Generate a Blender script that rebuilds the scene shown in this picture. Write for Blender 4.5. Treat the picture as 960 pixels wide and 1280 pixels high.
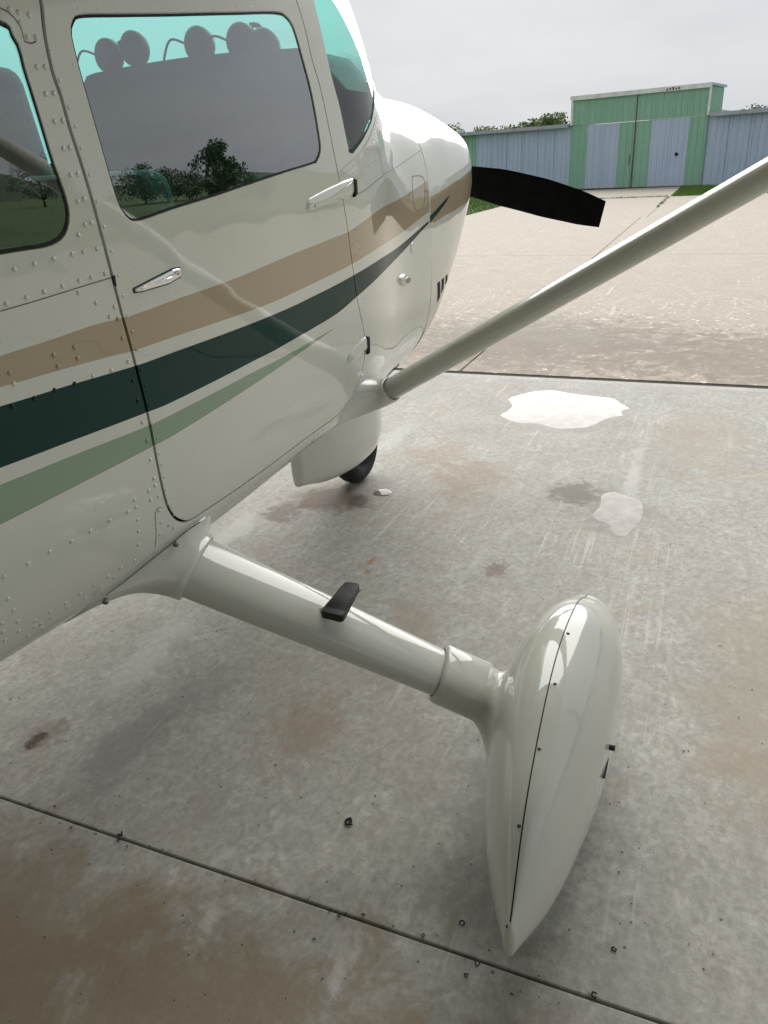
import bpy, bmesh, math, random
import numpy as np
from mathutils import Vector, Matrix
from mathutils.geometry import delaunay_2d_cdt

for o in list(bpy.data.objects):
    bpy.data.objects.remove(o)
SC = bpy.context.scene
COL = SC.collection
rad = math.radians
random.seed(7)
rng = np.random.default_rng(7)

# ------------------------------------------------------------------ camera
CAM = np.array([-1.488, -1.606, 1.514])
YAW, PITCH, ROLL, FPX = rad(23.44), rad(-24.68), rad(-3.19), 936.4
_f = np.array([math.cos(PITCH) * math.cos(YAW), math.cos(PITCH) * math.sin(YAW), math.sin(PITCH)])
_r = np.cross(_f, [0, 0, 1]); _r /= np.linalg.norm(_r)
_u = np.cross(_r, _f)
_c, _s = math.cos(ROLL), math.sin(ROLL)
ROT = np.array([_c * _r + _s * _u, -_s * _r + _c * _u, _f])
cd = bpy.data.cameras.new('camera')
cam = bpy.data.objects.new('camera', cd)
COL.objects.link(cam)
cd.sensor_fit = 'VERTICAL'; cd.sensor_height = 36.0; cd.lens = FPX / 1280 * 36.0
cd.clip_start = 0.05; cd.clip_end = 3000
m3 = Matrix((ROT[0], ROT[1], -ROT[2])).transposed()
cam.matrix_world = Matrix.Translation(CAM) @ m3.to_4x4()
SC.camera = cam

# ------------------------------------------------------------------ world, sun, exposure
SUN_EL, SUN_AZ = rad(35), rad(16)          # sun behind thick overcast, ahead of the airplane
w = bpy.data.worlds.new('World'); SC.world = w; w.use_nodes = True
nt = w.node_tree; nt.nodes.clear()
out = nt.nodes.new('ShaderNodeOutputWorld'); bg = nt.nodes.new('ShaderNodeBackground')
sky = nt.nodes.new('ShaderNodeTexSky'); sky.sky_type = 'NISHITA'; sky.sun_disc = False
sky.sun_elevation = SUN_EL; sky.sun_rotation = rad(90) - SUN_AZ
sky.dust_density = 4.0; sky.air_density = 1.0; sky.ozone_density = 1.0
tc = nt.nodes.new('ShaderNodeTexCoord')
sep = nt.nodes.new('ShaderNodeSeparateXYZ'); nt.links.new(tc.outputs['Generated'], sep.inputs[0])
addz = nt.nodes.new('ShaderNodeMath'); addz.operation = 'ADD'; addz.inputs[1].default_value = 0.22
absz = nt.nodes.new('ShaderNodeMath'); absz.operation = 'ABSOLUTE'
nt.links.new(sep.outputs[2], absz.inputs[0]); nt.links.new(absz.outputs[0], addz.inputs[0])
dx = nt.nodes.new('ShaderNodeMath'); dx.operation = 'DIVIDE'
dy = nt.nodes.new('ShaderNodeMath'); dy.operation = 'DIVIDE'
nt.links.new(sep.outputs[0], dx.inputs[0]); nt.links.new(addz.outputs[0], dx.inputs[1])
nt.links.new(sep.outputs[1], dy.inputs[0]); nt.links.new(addz.outputs[0], dy.inputs[1])
comb = nt.nodes.new('ShaderNodeCombineXYZ')
nt.links.new(dx.outputs[0], comb.inputs[0]); nt.links.new(dy.outputs[0], comb.inputs[1])
cn = nt.nodes.new('ShaderNodeTexNoise'); cn.inputs['Scale'].default_value = 1.1
cn.inputs['Detail'].default_value = 7; cn.inputs['Roughness'].default_value = 0.55
nt.links.new(comb.outputs[0], cn.inputs['Vector'])
cr = nt.nodes.new('ShaderNodeValToRGB')
cr.color_ramp.elements[0].position = 0.30; cr.color_ramp.elements[0].color = (3.5, 3.75, 4.08, 1)
cr.color_ramp.elements[1].position = 0.58; cr.color_ramp.elements[1].color = (4.0, 4.25, 4.55, 1)
nt.links.new(cn.outputs['Fac'], cr.inputs[0])
mx = nt.nodes.new('ShaderNodeMix'); mx.data_type = 'RGBA'; mx.inputs[0].default_value = 0.95
nt.links.new(sky.outputs[0], mx.inputs[6]); nt.links.new(cr.outputs[0], mx.inputs[7])
nt.links.new(mx.outputs[2], bg.inputs['Color'])
bg.inputs['Strength'].default_value = 0.05
nt.links.new(bg.outputs[0], out.inputs[0])

sd = bpy.data.lights.new('sun', 'SUN'); sd.energy = 1.35; sd.angle = rad(62); sd.color = (1.0, 0.975, 0.945)
so = bpy.data.objects.new('sun', sd); COL.objects.link(so)
sdir = Vector((math.cos(SUN_EL) * math.cos(SUN_AZ), math.cos(SUN_EL) * math.sin(SUN_AZ), math.sin(SUN_EL)))
so.rotation_euler = sdir.to_track_quat('Z', 'Y').to_euler(); so.location = sdir * 60

SC.view_settings.view_transform = 'Standard'
try: SC.view_settings.look = 'None'
except Exception: pass
SC.view_settings.gamma = 1.0; SC.view_settings.exposure = 1.72
SC.view_settings.use_curve_mapping = False
SC.render.engine = 'CYCLES'
SC.cycles.max_bounces = 7; SC.cycles.transparent_max_bounces = 12
SC.cycles.diffuse_bounces = 4; SC.cycles.glossy_bounces = 4

# ------------------------------------------------------------------ pixel helpers (photo pixels, 960 x 1280)
def ray(u, v):
    d = ROT[2] * FPX + ROT[0] * (u - 480) - ROT[1] * (v - 640)
    return d / np.linalg.norm(d)
def at(ax, p, val):
    d = ray(*p); t = (val - CAM[ax]) / d[ax]
    return CAM + t * d
def ground(p, z=0.0): return at(2, p, z)

# ------------------------------------------------------------------ materials
MATS = {}
class N:
    def __init__(s, name):
        s.m = bpy.data.materials.new(name); s.m.use_nodes = True
        s.t = s.m.node_tree; s.b = s.t.nodes['Principled BSDF']; MATS[name] = s.m
    def new(s, k, **kw):
        n = s.t.nodes.new(k)
        for a, v in kw.items(): setattr(n, a, v)
        return n
    def link(s, a, b): s.t.links.new(a, b)
    def val(s, x, sock):
        if hasattr(x, 'is_linked') or hasattr(x, 'links'): s.link(x, sock)
        else: sock.default_value = x
    def coord(s, kind='Object'): return s.new('ShaderNodeTexCoord').outputs[kind]
    def pos(s): return s.new('ShaderNodeNewGeometry').outputs['Position']
    def mapping(s, v, scale=(1, 1, 1), loc=(0, 0, 0), rot=(0, 0, 0)):
        n = s.new('ShaderNodeMapping'); s.link(v, n.inputs['Vector'])
        n.inputs['Scale'].default_value = scale; n.inputs['Location'].default_value = loc
        n.inputs['Rotation'].default_value = rot
        return n.outputs[0]
    def noise(s, v, scale, detail=6, rough=0.55, dist=0.0, out='Fac'):
        n = s.new('ShaderNodeTexNoise'); s.link(v, n.inputs['Vector'])
        n.inputs['Scale'].default_value = scale; n.inputs['Detail'].default_value = detail
        n.inputs['Roughness'].default_value = rough; n.inputs['Distortion'].default_value = dist
        return n.outputs[out]
    def ramp(s, f, stops):
        n = s.new('ShaderNodeValToRGB'); s.link(f, n.inputs[0]); e = n.color_ramp.elements
        while len(e) < len(stops): e.new(0.5)
        for el, (p, c) in zip(e, stops):
            el.position = p; el.color = tuple(c) + (1,) if len(c) == 3 else c
        return n.outputs[0]
    def rampf(s, f, a, b):
        n = s.new('ShaderNodeMapRange'); s.link(f, n.inputs[0])
        n.inputs[1].default_value = a; n.inputs[2].default_value = b; n.interpolation_type = 'SMOOTHSTEP'
        return n.outputs[0]
    def mix(s, f, a, b, mode='MIX'):
        n = s.new('ShaderNodeMix', data_type='RGBA', blend_type=mode)
        s.val(f, n.inputs[0])
        for x, k in ((a, 6), (b, 7)):
            if isinstance(x, tuple): n.inputs[k].default_value = x + (1,) if len(x) == 3 else x
            else: s.link(x, n.inputs[k])
        return n.outputs[2]
    def math(s, op, a, b=0.0):
        n = s.new('ShaderNodeMath', operation=op); s.val(a, n.inputs[0]); s.val(b, n.inputs[1])
        return n.outputs[0]
    def bump(s, h, strength, dist, normal=None):
        n = s.new('ShaderNodeBump'); s.link(h, n.inputs['Height'])
        n.inputs['Strength'].default_value = strength; n.inputs['Distance'].default_value = dist
        if normal is not None: s.link(normal, n.inputs['Normal'])
        return n.outputs[0]
    def set(s, **kw):
        for k, v in kw.items():
            k = k.replace('_', ' ')
            for cand in (k, k.title(), k.capitalize()):
                if cand in s.b.inputs:
                    i = s.b.inputs[cand]
                    if isinstance(v, tuple) and len(v) == 3: v = v + (1,)
                    s.val(v, i); break
            else: raise KeyError(k)
        return s

def paint(name, col, wave=0.0034, dirt=0.10, rough=0.32, coat=1.0, cior=1.52):
    n = N(name); p = n.pos()
    a = n.noise(p, 3.0, 5); d = n.noise(p, 38, 4, 0.65)
    f = n.math('MULTIPLY', n.rampf(a, 0.42, 0.75), dirt)
    c = n.mix(f, col, tuple(x * 0.72 for x in col))
    c = n.mix(n.math('MULTIPLY', n.rampf(d, 0.62, 0.78), dirt * 0.7), c, tuple(x * 0.6 for x in col))
    wv = n.mapping(p, (2.6, 2.6, 4.2))
    h = n.noise(wv, 1.0, 2, 0.45, 0.4)
    nb = n.bump(h, 1.0, wave)
    n.set(Base_Color=c, Roughness=rough, Coat_Weight=coat, Coat_Roughness=0.025, Normal=nb)
    n.b.inputs['Coat IOR'].default_value = cior; n.b.inputs['Specular IOR Level'].default_value = 0.08
    n.link(nb, n.b.inputs['Coat Normal'])
    return n.m
CREAM = (0.77, 0.77, 0.69)
M_CREAM = paint('cream_paint', CREAM, cior=1.57)
M_TAN = paint('tan_paint', (0.48, 0.385, 0.26))
M_GREEN = paint('dark_green_paint', (0.001, 0.042, 0.034), dirt=0.03, coat=0.32, cior=1.5)
M_LGREEN = paint('sage_green_paint', (0.29, 0.41, 0.275))
M_CREAM_SHADED = paint('shaded_cream_paint', (0.63, 0.63, 0.56), wave=0.0007, dirt=0.16)  # same cream paint, colour darkened for the shade on struts, legs and fairings
HULLMATS = [M_CREAM, M_TAN, M_GREEN, M_LGREEN]

def simple(name, col, rough=0.5, metal=0.0, noise=0.0, scale=20, coat=0.0, spec=0.5):
    n = N(name)
    if noise:
        f = n.noise(n.pos(), scale, 5, 0.6)
        c = n.mix(n.rampf(f, 0.3, 0.7), tuple(x * (1 - noise) for x in col), tuple(min(1, x * (1 + noise)) for x in col))
        n.set(Base_Color=c)
    else: n.set(Base_Color=col)
    n.set(Roughness=rough, Metallic=metal, Coat_Weight=coat)
    n.b.inputs['Specular IOR Level'].default_value = spec
    return n.m
M_BLACK = simple('black_rubber', (0.012, 0.012, 0.012), 0.6, noise=0.3, scale=60)
M_SEAL = simple('black_seal', (0.006, 0.006, 0.006), 0.7)
M_PROP = simple('matt_black_paint', (0.006, 0.006, 0.006), 0.85, noise=0.3, spec=0.08)
M_TYRE = simple('tyre_rubber', (0.018, 0.018, 0.018), 0.75, noise=0.4, scale=40)
M_CHROME = simple('chrome', (0.80, 0.80, 0.78), 0.06, 1.0)
M_STEEL = simple('dull_steel', (0.28, 0.27, 0.25), 0.4, 1.0, noise=0.3)
M_SEAM = simple('seam_shadow_grime', (0.17, 0.165, 0.145), 0.7)
M_INT = simple('grey_cabin_trim', (0.10, 0.11, 0.115), 0.8, noise=0.15)
M_GLARE = simple('dark_glareshield_vinyl', (0.035, 0.04, 0.042), 0.8, noise=0.2)
M_SEAT = simple('grey_seat_fabric', (0.09, 0.095, 0.10), 0.9, noise=0.25, scale=90)
M_HSET = simple('headset_plastic', (0.03, 0.032, 0.034), 0.5, noise=0.2)

def glass(name, tint, ior=0.19, power=3.0):
    m = bpy.data.materials.new(name); m.use_nodes = True; t = m.node_tree; t.nodes.clear()
    o = t.nodes.new('ShaderNodeOutputMaterial'); mixs = t.nodes.new('ShaderNodeMixShader')
    tr = t.nodes.new('ShaderNodeBsdfTransparent'); gl = t.nodes.new('ShaderNodeBsdfGlossy')
    lw = t.nodes.new('ShaderNodeLayerWeight'); lw.inputs['Blend'].default_value = 0.5
    pw = t.nodes.new('ShaderNodeMath'); pw.operation = 'POWER'; pw.inputs[1].default_value = power; t.links.new(lw.outputs['Facing'], pw.inputs[0])
    fr = t.nodes.new('ShaderNodeMath'); fr.operation = 'MULTIPLY_ADD'; fr.inputs[1].default_value = 1 - ior; fr.inputs[2].default_value = ior
    t.links.new(pw.outputs[0], fr.inputs[0])
    tr.inputs[0].default_value = tint + (1,); gl.inputs['Roughness'].default_value = 0.0
    gl.inputs[0].default_value = (0.97, 0.97, 0.97, 1)
    ge = t.nodes.new('ShaderNodeNewGeometry')
    no = t.nodes.new('ShaderNodeTexNoise'); no.inputs['Scale'].default_value = 2.2; no.inputs['Detail'].default_value = 1
    t.links.new(ge.outputs['Position'], no.inputs['Vector'])
    bp = t.nodes.new('ShaderNodeBump'); bp.inputs['Distance'].default_value = 0.0012
    t.links.new(no.outputs['Fac'], bp.inputs['Height']); t.links.new(bp.outputs[0], gl.inputs['Normal'])
    t.links.new(fr.outputs[0], mixs.inputs[0]); t.links.new(tr.outputs[0], mixs.inputs[1]); t.links.new(gl.outputs[0], mixs.inputs[2])
    t.links.new(mixs.outputs[0], o.inputs[0]); MATS[name] = m
    return m
M_GLASS = glass('green_tinted_glass', (0.60, 1.0, 0.92))
M_WSGLASS = glass('green_tinted_windshield', (0.60, 1.0, 0.92), 0.04, 5.0)

# ------------------------------------------------------------------ object helpers
def link(o, parent=None):
    COL.objects.link(o)
    if parent is not None: o.parent = parent
    return o
def empty(name, label, cat, loc=(0, 0, 0), group=None):
    o = bpy.data.objects.new(name, None); o.location = loc; o.empty_display_size = 0.1
    o['label'] = label; o['category'] = cat
    if group: o['group'] = group
    return link(o)
def mesh(name, V, Fc, mats, parent=None, fm=None, smooth=True, normals=None, kind=None, loc=None):
    me = bpy.data.meshes.new(name)
    me.from_pydata([tuple(map(float, v)) for v in V], [], [tuple(map(int, f)) for f in Fc])
    if not isinstance(mats, (list, tuple)): mats = [mats]
    for m in mats: me.materials.append(m)
    if fm is not None: me.polygons.foreach_set('material_index', np.asarray(fm, dtype=np.int32))
    if smooth: me.polygons.foreach_set('use_smooth', np.ones(len(me.polygons), dtype=bool))
    me.update()
    if normals is not None: me.normals_split_custom_set_from_vertices([tuple(n) for n in normals])
    o = bpy.data.objects.new(name, me)
    if loc is not None: o.location = loc
    if kind: o['kind'] = kind
    return link(o, parent)
def tag(o, label, cat, group=None):
    o['label'] = label; o['category'] = cat
    if group: o['group'] = group
    return o
def structure(o, label=None):
    o['kind'] = 'structure'
    if label: o['label'] = label
    return o
def recalc(o):
    bm = bmesh.new(); bm.from_mesh(o.data); bmesh.ops.recalc_face_normals(bm, faces=bm.faces)
    bm.to_mesh(o.data); bm.free(); return o
def boxgeo(x0, x1, y0, y1, z0, z1):
    V = [(x, y, z) for x in (x0, x1) for y in (y0, y1) for z in (z0, z1)]
    Fc = [(0, 1, 3, 2), (4, 6, 7, 5), (0, 4, 5, 1), (2, 3, 7, 6), (0, 2, 6, 4), (1, 5, 7, 3)]
    return V, Fc
def bevel_obj(o, wdt, seg=2):
    md = o.modifiers.new('bevel', 'BEVEL'); md.width = wdt; md.segments = seg; md.limit_method = 'ANGLE'
    return o
def box(name, b, mat, parent=None, bevel=0.0, smooth=False):
    V, Fc = boxgeo(*b); o = mesh(name, V, Fc, mat, parent, smooth=smooth)
    if bevel: bevel_obj(o, bevel)
    return o
def loft(rings, cap=True):
    n = len(rings[0]); V = [p for r in rings for p in r]; Fc = []
    for i in range(len(rings) - 1):
        for j in range(n):
            k = (j + 1) % n
            Fc.append((i * n + j, i * n + k, (i + 1) * n + k, (i + 1) * n + j))
    if cap:
        Fc.append(tuple(range(n))[::-1]); Fc.append(tuple(range((len(rings) - 1) * n, len(rings) * n)))
    return V, Fc
def tube(path, radii, n=10, cap=True):
    path = [Vector(p) for p in path]; rings = []
    if not hasattr(radii, '__len__'): radii = [radii] * len(path)
    ref = Vector((0, 0, 1))
    for i, p in enumerate(path):
        t = (path[min(i + 1, len(path) - 1)] - path[max(i - 1, 0)]).normalized()
        a = t.cross(ref)
        if a.length < 1e-3: a = t.cross(Vector((1, 0, 0)))
        a.normalize(); b = t.cross(a)
        rings.append([p + (a * math.cos(2 * math.pi * k / n) + b * math.sin(2 * math.pi * k / n)) * radii[i] for k in range(n)])
    return loft(rings, cap)
def merge(parts):
    V, Fc = [], []
    for v, f in parts:
        o = len(V); V += list(v); Fc += [tuple(i + o for i in ff) for ff in f]
    return V, Fc
def catmull(P, n=6, closed=False):
    P = np.asarray(P, float); m = len(P); R = []
    for i in range(m if closed else m - 1):
        g = (lambda k: P[k % m]) if closed else (lambda k: P[min(max(k, 0), m - 1)])
        a, b, c, d = g(i - 1), g(i), g(i + 1), g(i + 2)
        for t in np.linspace(0, 1, n, endpoint=False):
            R.append(0.5 * (2 * b + (c - a) * t + (2 * a - 5 * b + 4 * c - d) * t * t + (3 * b - 3 * c + d - a) * t ** 3))
    if not closed: R.append(P[-1])
    return np.array(R)
def resample(P, step, closed=False):
    P = np.asarray(P, float)
    Q = np.vstack([P, P[:1]]) if closed else P
    L = np.concatenate([[0], np.cumsum(np.linalg.norm(np.diff(Q, axis=0), axis=1))])
    k = max(2, int(round(L[-1] / step)))
    s = np.linspace(0, L[-1], k + 1)
    if closed: s = s[:-1]
    return np.stack([np.interp(s, L, Q[:, i]) for i in range(Q.shape[1])], 1)
def inpoly(pts, poly):
    x, y = pts[:, 0], pts[:, 1]; r = np.zeros(len(pts), bool); j = len(poly) - 1
    for i in range(len(poly)):
        xi, yi = poly[i]; xj, yj = poly[j]
        c = ((yi > y) != (yj > y))
        if yi != yj: r ^= c & (x < (xj - xi) * (y - yi) / (yj - yi) + xi)
        j = i
    return r
def offset_loop(P, d):
    P = np.asarray(P, float)
    area = 0.5 * np.sum(P[:, 0] * np.roll(P[:, 1], -1) - np.roll(P[:, 0], -1) * P[:, 1])
    t = np.roll(P, -1, 0) - np.roll(P, 1, 0); t /= np.linalg.norm(t, axis=1)[:, None] + 1e-12
    nrm = np.stack([t[:, 1], -t[:, 0]], 1) * (1 if area > 0 else -1)
    return P + nrm * d                       # d > 0 grows the loop

# ------------------------------------------------------------------ fuselage surface
# stations: half width, mid height, top, bottom, roundness above and below
HX = np.array([-6.0, -3.0, -1.5, -0.7, -0.1, 0.4, 0.9, 1.3, 1.62, 2.0, 2.35, 2.6])
HT = np.array([[.12, 1.55, 1.75, 1.35, 2.2, 2.2], [.40, 1.40, 1.85, 0.98, 2.6, 3.], [.542, 1.318, 2.096, .701, 3.984, 4.074],
 [.592, 1.301, 2.198, .647, 4.2, 4.372], [.605, 1.301, 2.231, .624, 4.26, 4.528], [.602, 1.3, 2.245, .631, 4.382, 4.34],
 [.595, 1.284, 2.2, .651, 4.022, 4.303], [.537, 1.258, 1.964, .663, 2.809, 4.276], [.537, 1.298, 1.815, .688, 2.822, 3.987],
 [.53, 1.35, 1.785, .715, 3.084, 2.542], [.5, 1.43, 1.712, .783, 3.293, 1.62], [.42, 1.42, 1.698, .905, 3.266, 1.55]])
def interp(xs, T, x):
    x = np.asarray(x, float); m = np.zeros_like(T)
    h = (xs[1:] - xs[:-1])[:, None]; d = (T[1:] - T[:-1]) / h
    m[1:-1] = (d[:-1] * h[1:] + d[1:] * h[:-1]) / (h[1:] + h[:-1]); m[0] = d[0]; m[-1] = d[-1]
    i = np.clip(np.searchsorted(xs, x) - 1, 0, len(xs) - 2); hh = xs[i + 1] - xs[i]
    t = ((np.clip(x, xs[0], xs[-1]) - xs[i]) / hh)[..., None]; hh = hh[..., None]
    return (2 * t ** 3 - 3 * t ** 2 + 1) * T[i] + (t ** 3 - 2 * t ** 2 + t) * hh * m[i] + (-2 * t ** 3 + 3 * t ** 2) * T[i + 1] + (t ** 3 - t ** 2) * hh * m[i + 1]
def hullF(X):
    s = interp(HX, HT, X[..., 0]); w_, zc, zt, zb, nu, nl = [s[..., k] for k in range(6)]
    up = X[..., 2] > zc; h = np.where(up, zt - zc, zc - zb); n = np.where(up, nu, nl)
    return (np.abs(X[..., 1] / w_) ** n + np.abs((X[..., 2] - zc) / h) ** n) ** (1 / n) - 1
def hullS(x, th):
    x = np.asarray(x, float); th = np.asarray(th, float)
    s = interp(HX, HT, x); w_, zc, zt, zb, nu, nl = [s[..., k] for k in range(6)]
    c, sn = np.cos(th), np.sin(th); up = sn > 0
    h = np.where(up, zt - zc, zc - zb); n = np.where(up, nu, nl)
    r = (np.abs(c) ** n + np.abs(sn) ** n) ** (-1 / n)
    return np.stack([x, -w_ * c * r, zc + h * sn * r], -1)
def hullN(x, th):
    e = 2e-3; x = np.asarray(x, float); th = np.asarray(th, float)
    a = hullS(np.minimum(x + e, 2.6), th) - hullS(x - e, th); b = hullS(x, th + e) - hullS(x, th - e)
    n = np.cross(b, a); n /= np.linalg.norm(n, axis=-1)[..., None]
    P = hullS(x, th); s = interp(HX, HT, x)
    cen = np.stack([x, np.zeros_like(x), s[..., 1]], -1)
    sg = np.sign(np.sum(n * (P - cen), -1))[..., None]
    return n * sg
KT = 0.75                                     # domain scale: second coordinate is KT * theta
def D2(x, th): return np.stack([np.asarray(x, float), KT * np.asarray(th, float)], -1)
def hullD(d, off=0.0):
    x, th = d[..., 0], d[..., 1] / KT
    P = hullS(x, th)
    return P + hullN(x, th) * off if np.any(off) else P
def thof(P):
    s = interp(HX, HT, P[..., 0]); zc = s[..., 1]
    h = np.where(P[..., 2] > zc, s[..., 2] - zc, zc - s[..., 3])
    return np.arctan2((P[..., 2] - zc) / h, -P[..., 1] / s[..., 0])
def hit(p):
    """pixel (or explicit hull coordinate) -> fuselage domain point"""
    if p[0] == 'xt': return np.array([p[1], KT * rad(p[2])])
    if p[0] == 'xz':
        s = interp(HX, HT, np.array(p[1])); w_, zc, zt, zb, nu, nl = s
        h, n = (zt - zc, nu) if p[2] > zc else (zc - zb, nl)
        dz = (p[2] - zc) / h; y = (max(0, 1 - abs(dz) ** n)) ** (1 / n)
        return np.array([p[1], KT * math.atan2(dz, y)])
    d = ray(*p); t = np.linspace(.3, 6, 1800); X = CAM + t[:, None] * d
    f = hullF(X); f = np.where(X[:, 0] > 2.6, 9, f); k = int(np.argmax(f < 0))
    if f[k] >= 0: P = X[int(f.argmin())]
    else:
        a, b = t[k - 1], t[k]
        for _ in range(30):
            m = (a + b) / 2
            if hullF(CAM + m * d) < 0: b = m
            else: a = m
        P = CAM + b * d
    return np.array([P[0], KT * float(thof(P))])
def hits(L): return np.array([hit(p) for p in L])
def curve(L, closed=False, step=0.012, n=6):
    return resample(catmull(hits(L), n, closed), step, closed)

def cdt(loops, lines, xr, tr, step):
    V = []; E = []
    for P, cl in [(p, True) for p in loops] + [(p, False) for p in lines]:
        o = len(V); V += [tuple(q) for q in P]; k = len(P)
        E += [(o + i, o + (i + 1) % k) for i in range(k if cl else k - 1)]
    C = np.array(V) if V else np.zeros((0, 2))
    gx = np.linspace(xr[0], xr[1], int((xr[1] - xr[0]) / step) + 1)
    gt = np.linspace(tr[0], tr[1], int((tr[1] - tr[0]) / step) + 1)
    G = np.stack(np.meshgrid(gx, gt, indexing='ij'), -1).reshape(-1, 2)
    if len(C):
        keep = np.ones(len(G), bool)
        for i in range(0, len(G), 400):
            d = np.abs(G[i:i + 400, None, :] - C[None]).max(-1).min(1); keep[i:i + 400] = d > 0.006
        edge = (np.abs(G[:, 0] - xr[0]) < 1e-6) | (np.abs(G[:, 0] - xr[1]) < 1e-6) | (np.abs(G[:, 1] - tr[0]) < 1e-6) | (np.abs(G[:, 1] - tr[1]) < 1e-6)
        G = G[keep | edge]
    allv = [Vector(v) for v in V] + [Vector(g) for g in G]
    r = delaunay_2d_cdt(allv, E, [], 0, 1e-5)
    return np.array([tuple(v) for v in r[0]]), np.array([tuple(f) for f in r[2]])

def panel(name, DV, DF, mats, parent, fm=None, off=0.0, rim=0.006, mirror=False, label=None):
    """mesh of part of the fuselage surface with its edges turned inwards"""
    used = np.unique(DF); mp = -np.ones(len(DV), int); mp[used] = np.arange(len(used))
    d = DV[used]; Fc = mp[DF]
    P = hullD(d, off); Nn = hullN(d[:, 0], d[:, 1] / KT)
    # orient
    a = P[Fc[:, 1]] - P[Fc[:, 0]]; b = P[Fc[:, 2]] - P[Fc[:, 0]]
    fl = np.sum(np.cross(a, b) * Nn[Fc[:, 0]], -1) < 0
    Fc[fl] = Fc[fl][:, ::-1]
    V = list(P); NN = list(Nn); FF = [tuple(f) for f in Fc]; FM = list(fm) if fm is not None else [0] * len(FF)
    if rim:
        cnt = {}
        for i, f in enumerate(FF):
            for k in range(3):
                e = (f[k], f[(k + 1) % 3]); key = (min(e), max(e)); cnt.setdefault(key, []).append((e, i))
        for key, L in cnt.items():
            if len(L) == 1:
                (i, j), fi = L[0]
                o = len(V); t = P[j] - P[i]; nn = np.cross(t, Nn[i]); ln = np.linalg.norm(nn)
                if ln < 1e-9: continue
                nn /= ln
                V += [P[i], P[j], P[j] - Nn[j] * rim, P[i] - Nn[i] * rim]; NN += [nn] * 4
                FF.append((o + 1, o, o + 3, o + 2)); FM.append(FM[fi])
    V = np.array(V); NN = np.array(NN)
    if mirror:
        V = V * [1, -1, 1]; NN = NN * [1, -1, 1]; FF = [f[::-1] for f in FF]
    o = mesh(name, V, FF, mats, parent, FM, True, NN)
    if label: o['label'] = label
    return o
def strip(name, loop, din, dout, off, mat, parent, mirror=False, off_out=None):
    """closed band along a loop on the fuselage"""
    A = offset_loop(loop, -din); B = offset_loop(loop, dout); n = len(loop)
    P = np.vstack([hullD(A, off), hullD(B, off if off_out is None else off_out)])
    Fc = [(i, (i + 1) % n, n + (i + 1) % n, n + i) for i in range(n)]
    if mirror: P = P * [1, -1, 1]; Fc = [f[::-1] for f in Fc]
    return recalc(mesh(name, P, Fc, mat, parent))
def ribbon(name, lines, wd, off, mat, parent, mirror=False):
    V, Fc = [], []
    for L in lines:
        L = np.asarray(L); t = np.gradient(L, axis=0); t /= np.linalg.norm(t, axis=1)[:, None] + 1e-12
        nn = np.stack([-t[:, 1], t[:, 0]], 1) * wd / 2; o = len(V); n = len(L)
        V += list(hullD(L - nn, off)) + list(hullD(L, off + 0.0004)) + list(hullD(L + nn, off))
        for i in range(n - 1):
            for k in (0, n): Fc.append((o + k + i, o + k + i + 1, o + k + n + i + 1, o + k + n + i))
    V = np.array(V)
    if mirror: V = V * [1, -1, 1]
    return recalc(mesh(name, V, Fc, mat, parent))
def plate(name, L, h0, h1, inset, mat, parent, smoothpts=4, step=0.004, closed_curve=True, mid=None, dome=0.0):
    """raised (or sunken) plate on the fuselage: outline at h0, rim at h1 inset, capped"""
    A = hits(L)
    A = resample(catmull(A, smoothpts, True) if smoothpts else A, step, True)
    n = len(A); c = A.mean(0)
    rings = [hullD(A, h0)]
    prof = mid if mid else [(inset * 0.35, h0 + (h1 - h0) * 0.7), (inset, h1)]
    for d, h in prof: rings.append(hullD(offset_loop(A, -d), h))
    B = offset_loop(A, -prof[-1][0])
    for k in (0.75, 0.5, 0.25): rings.append(hullD(c + (B - c) * k, h1 + dome * (1 - k * k)))
    V, Fc = loft([list(r) for r in rings], cap=False)
    o = len(V); V.append(hullD(c, h1 + dome)); m = (len(rings) - 1) * n
    Fc += [(m + j, m + (j + 1) % n, o) for j in range(n)]
    return recalc(mesh(name, V, Fc, mat, parent))
def domes(name, doms, r, h, mat, parent, mirror=False, fn=None):
    """many rivet heads joined into one mesh"""
    V, Fc, NN = [], [], []
    bm_ = bandmat(np.array(doms)); FM = np.repeat(bm_, 40)
    for d in doms:
        rr = r if not hasattr(r, '__len__') else r[0]
        P = hullD(np.array(d), 0.0); nn = hullN(np.array(d[0]), np.array(d[1] / KT))
        a = np.cross(nn, [0, 0, 1.0]); a /= np.linalg.norm(a); b = np.cross(nn, a); o = len(V); k = 10
        for (q, hh) in ((1.0, -0.0006), (0.95, 0.35), (0.75, 0.75), (0.42, 0.95)):
            for j in range(k):
                t = 2 * math.pi * j / k
                V.append(P + (a * math.cos(t) + b * math.sin(t)) * rr * q + nn * (h * hh if hh > 0 else hh))
        V.append(P + nn * h)
        for i in range(3):
            for j in range(k):
                Fc.append((o + i * k + j, o + i * k + (j + 1) % k, o + (i + 1) * k + (j + 1) % k, o + (i + 1) * k + j))
        for j in range(k): Fc.append((o + 3 * k + j, o + 3 * k + (j + 1) % k, o + 4 * k))
    V = np.array(V)
    if mirror: V = V * [1, -1, 1]
    return recalc(mesh(name, V, Fc, HULLMATS, parent, FM, kind='stuff'))


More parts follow.
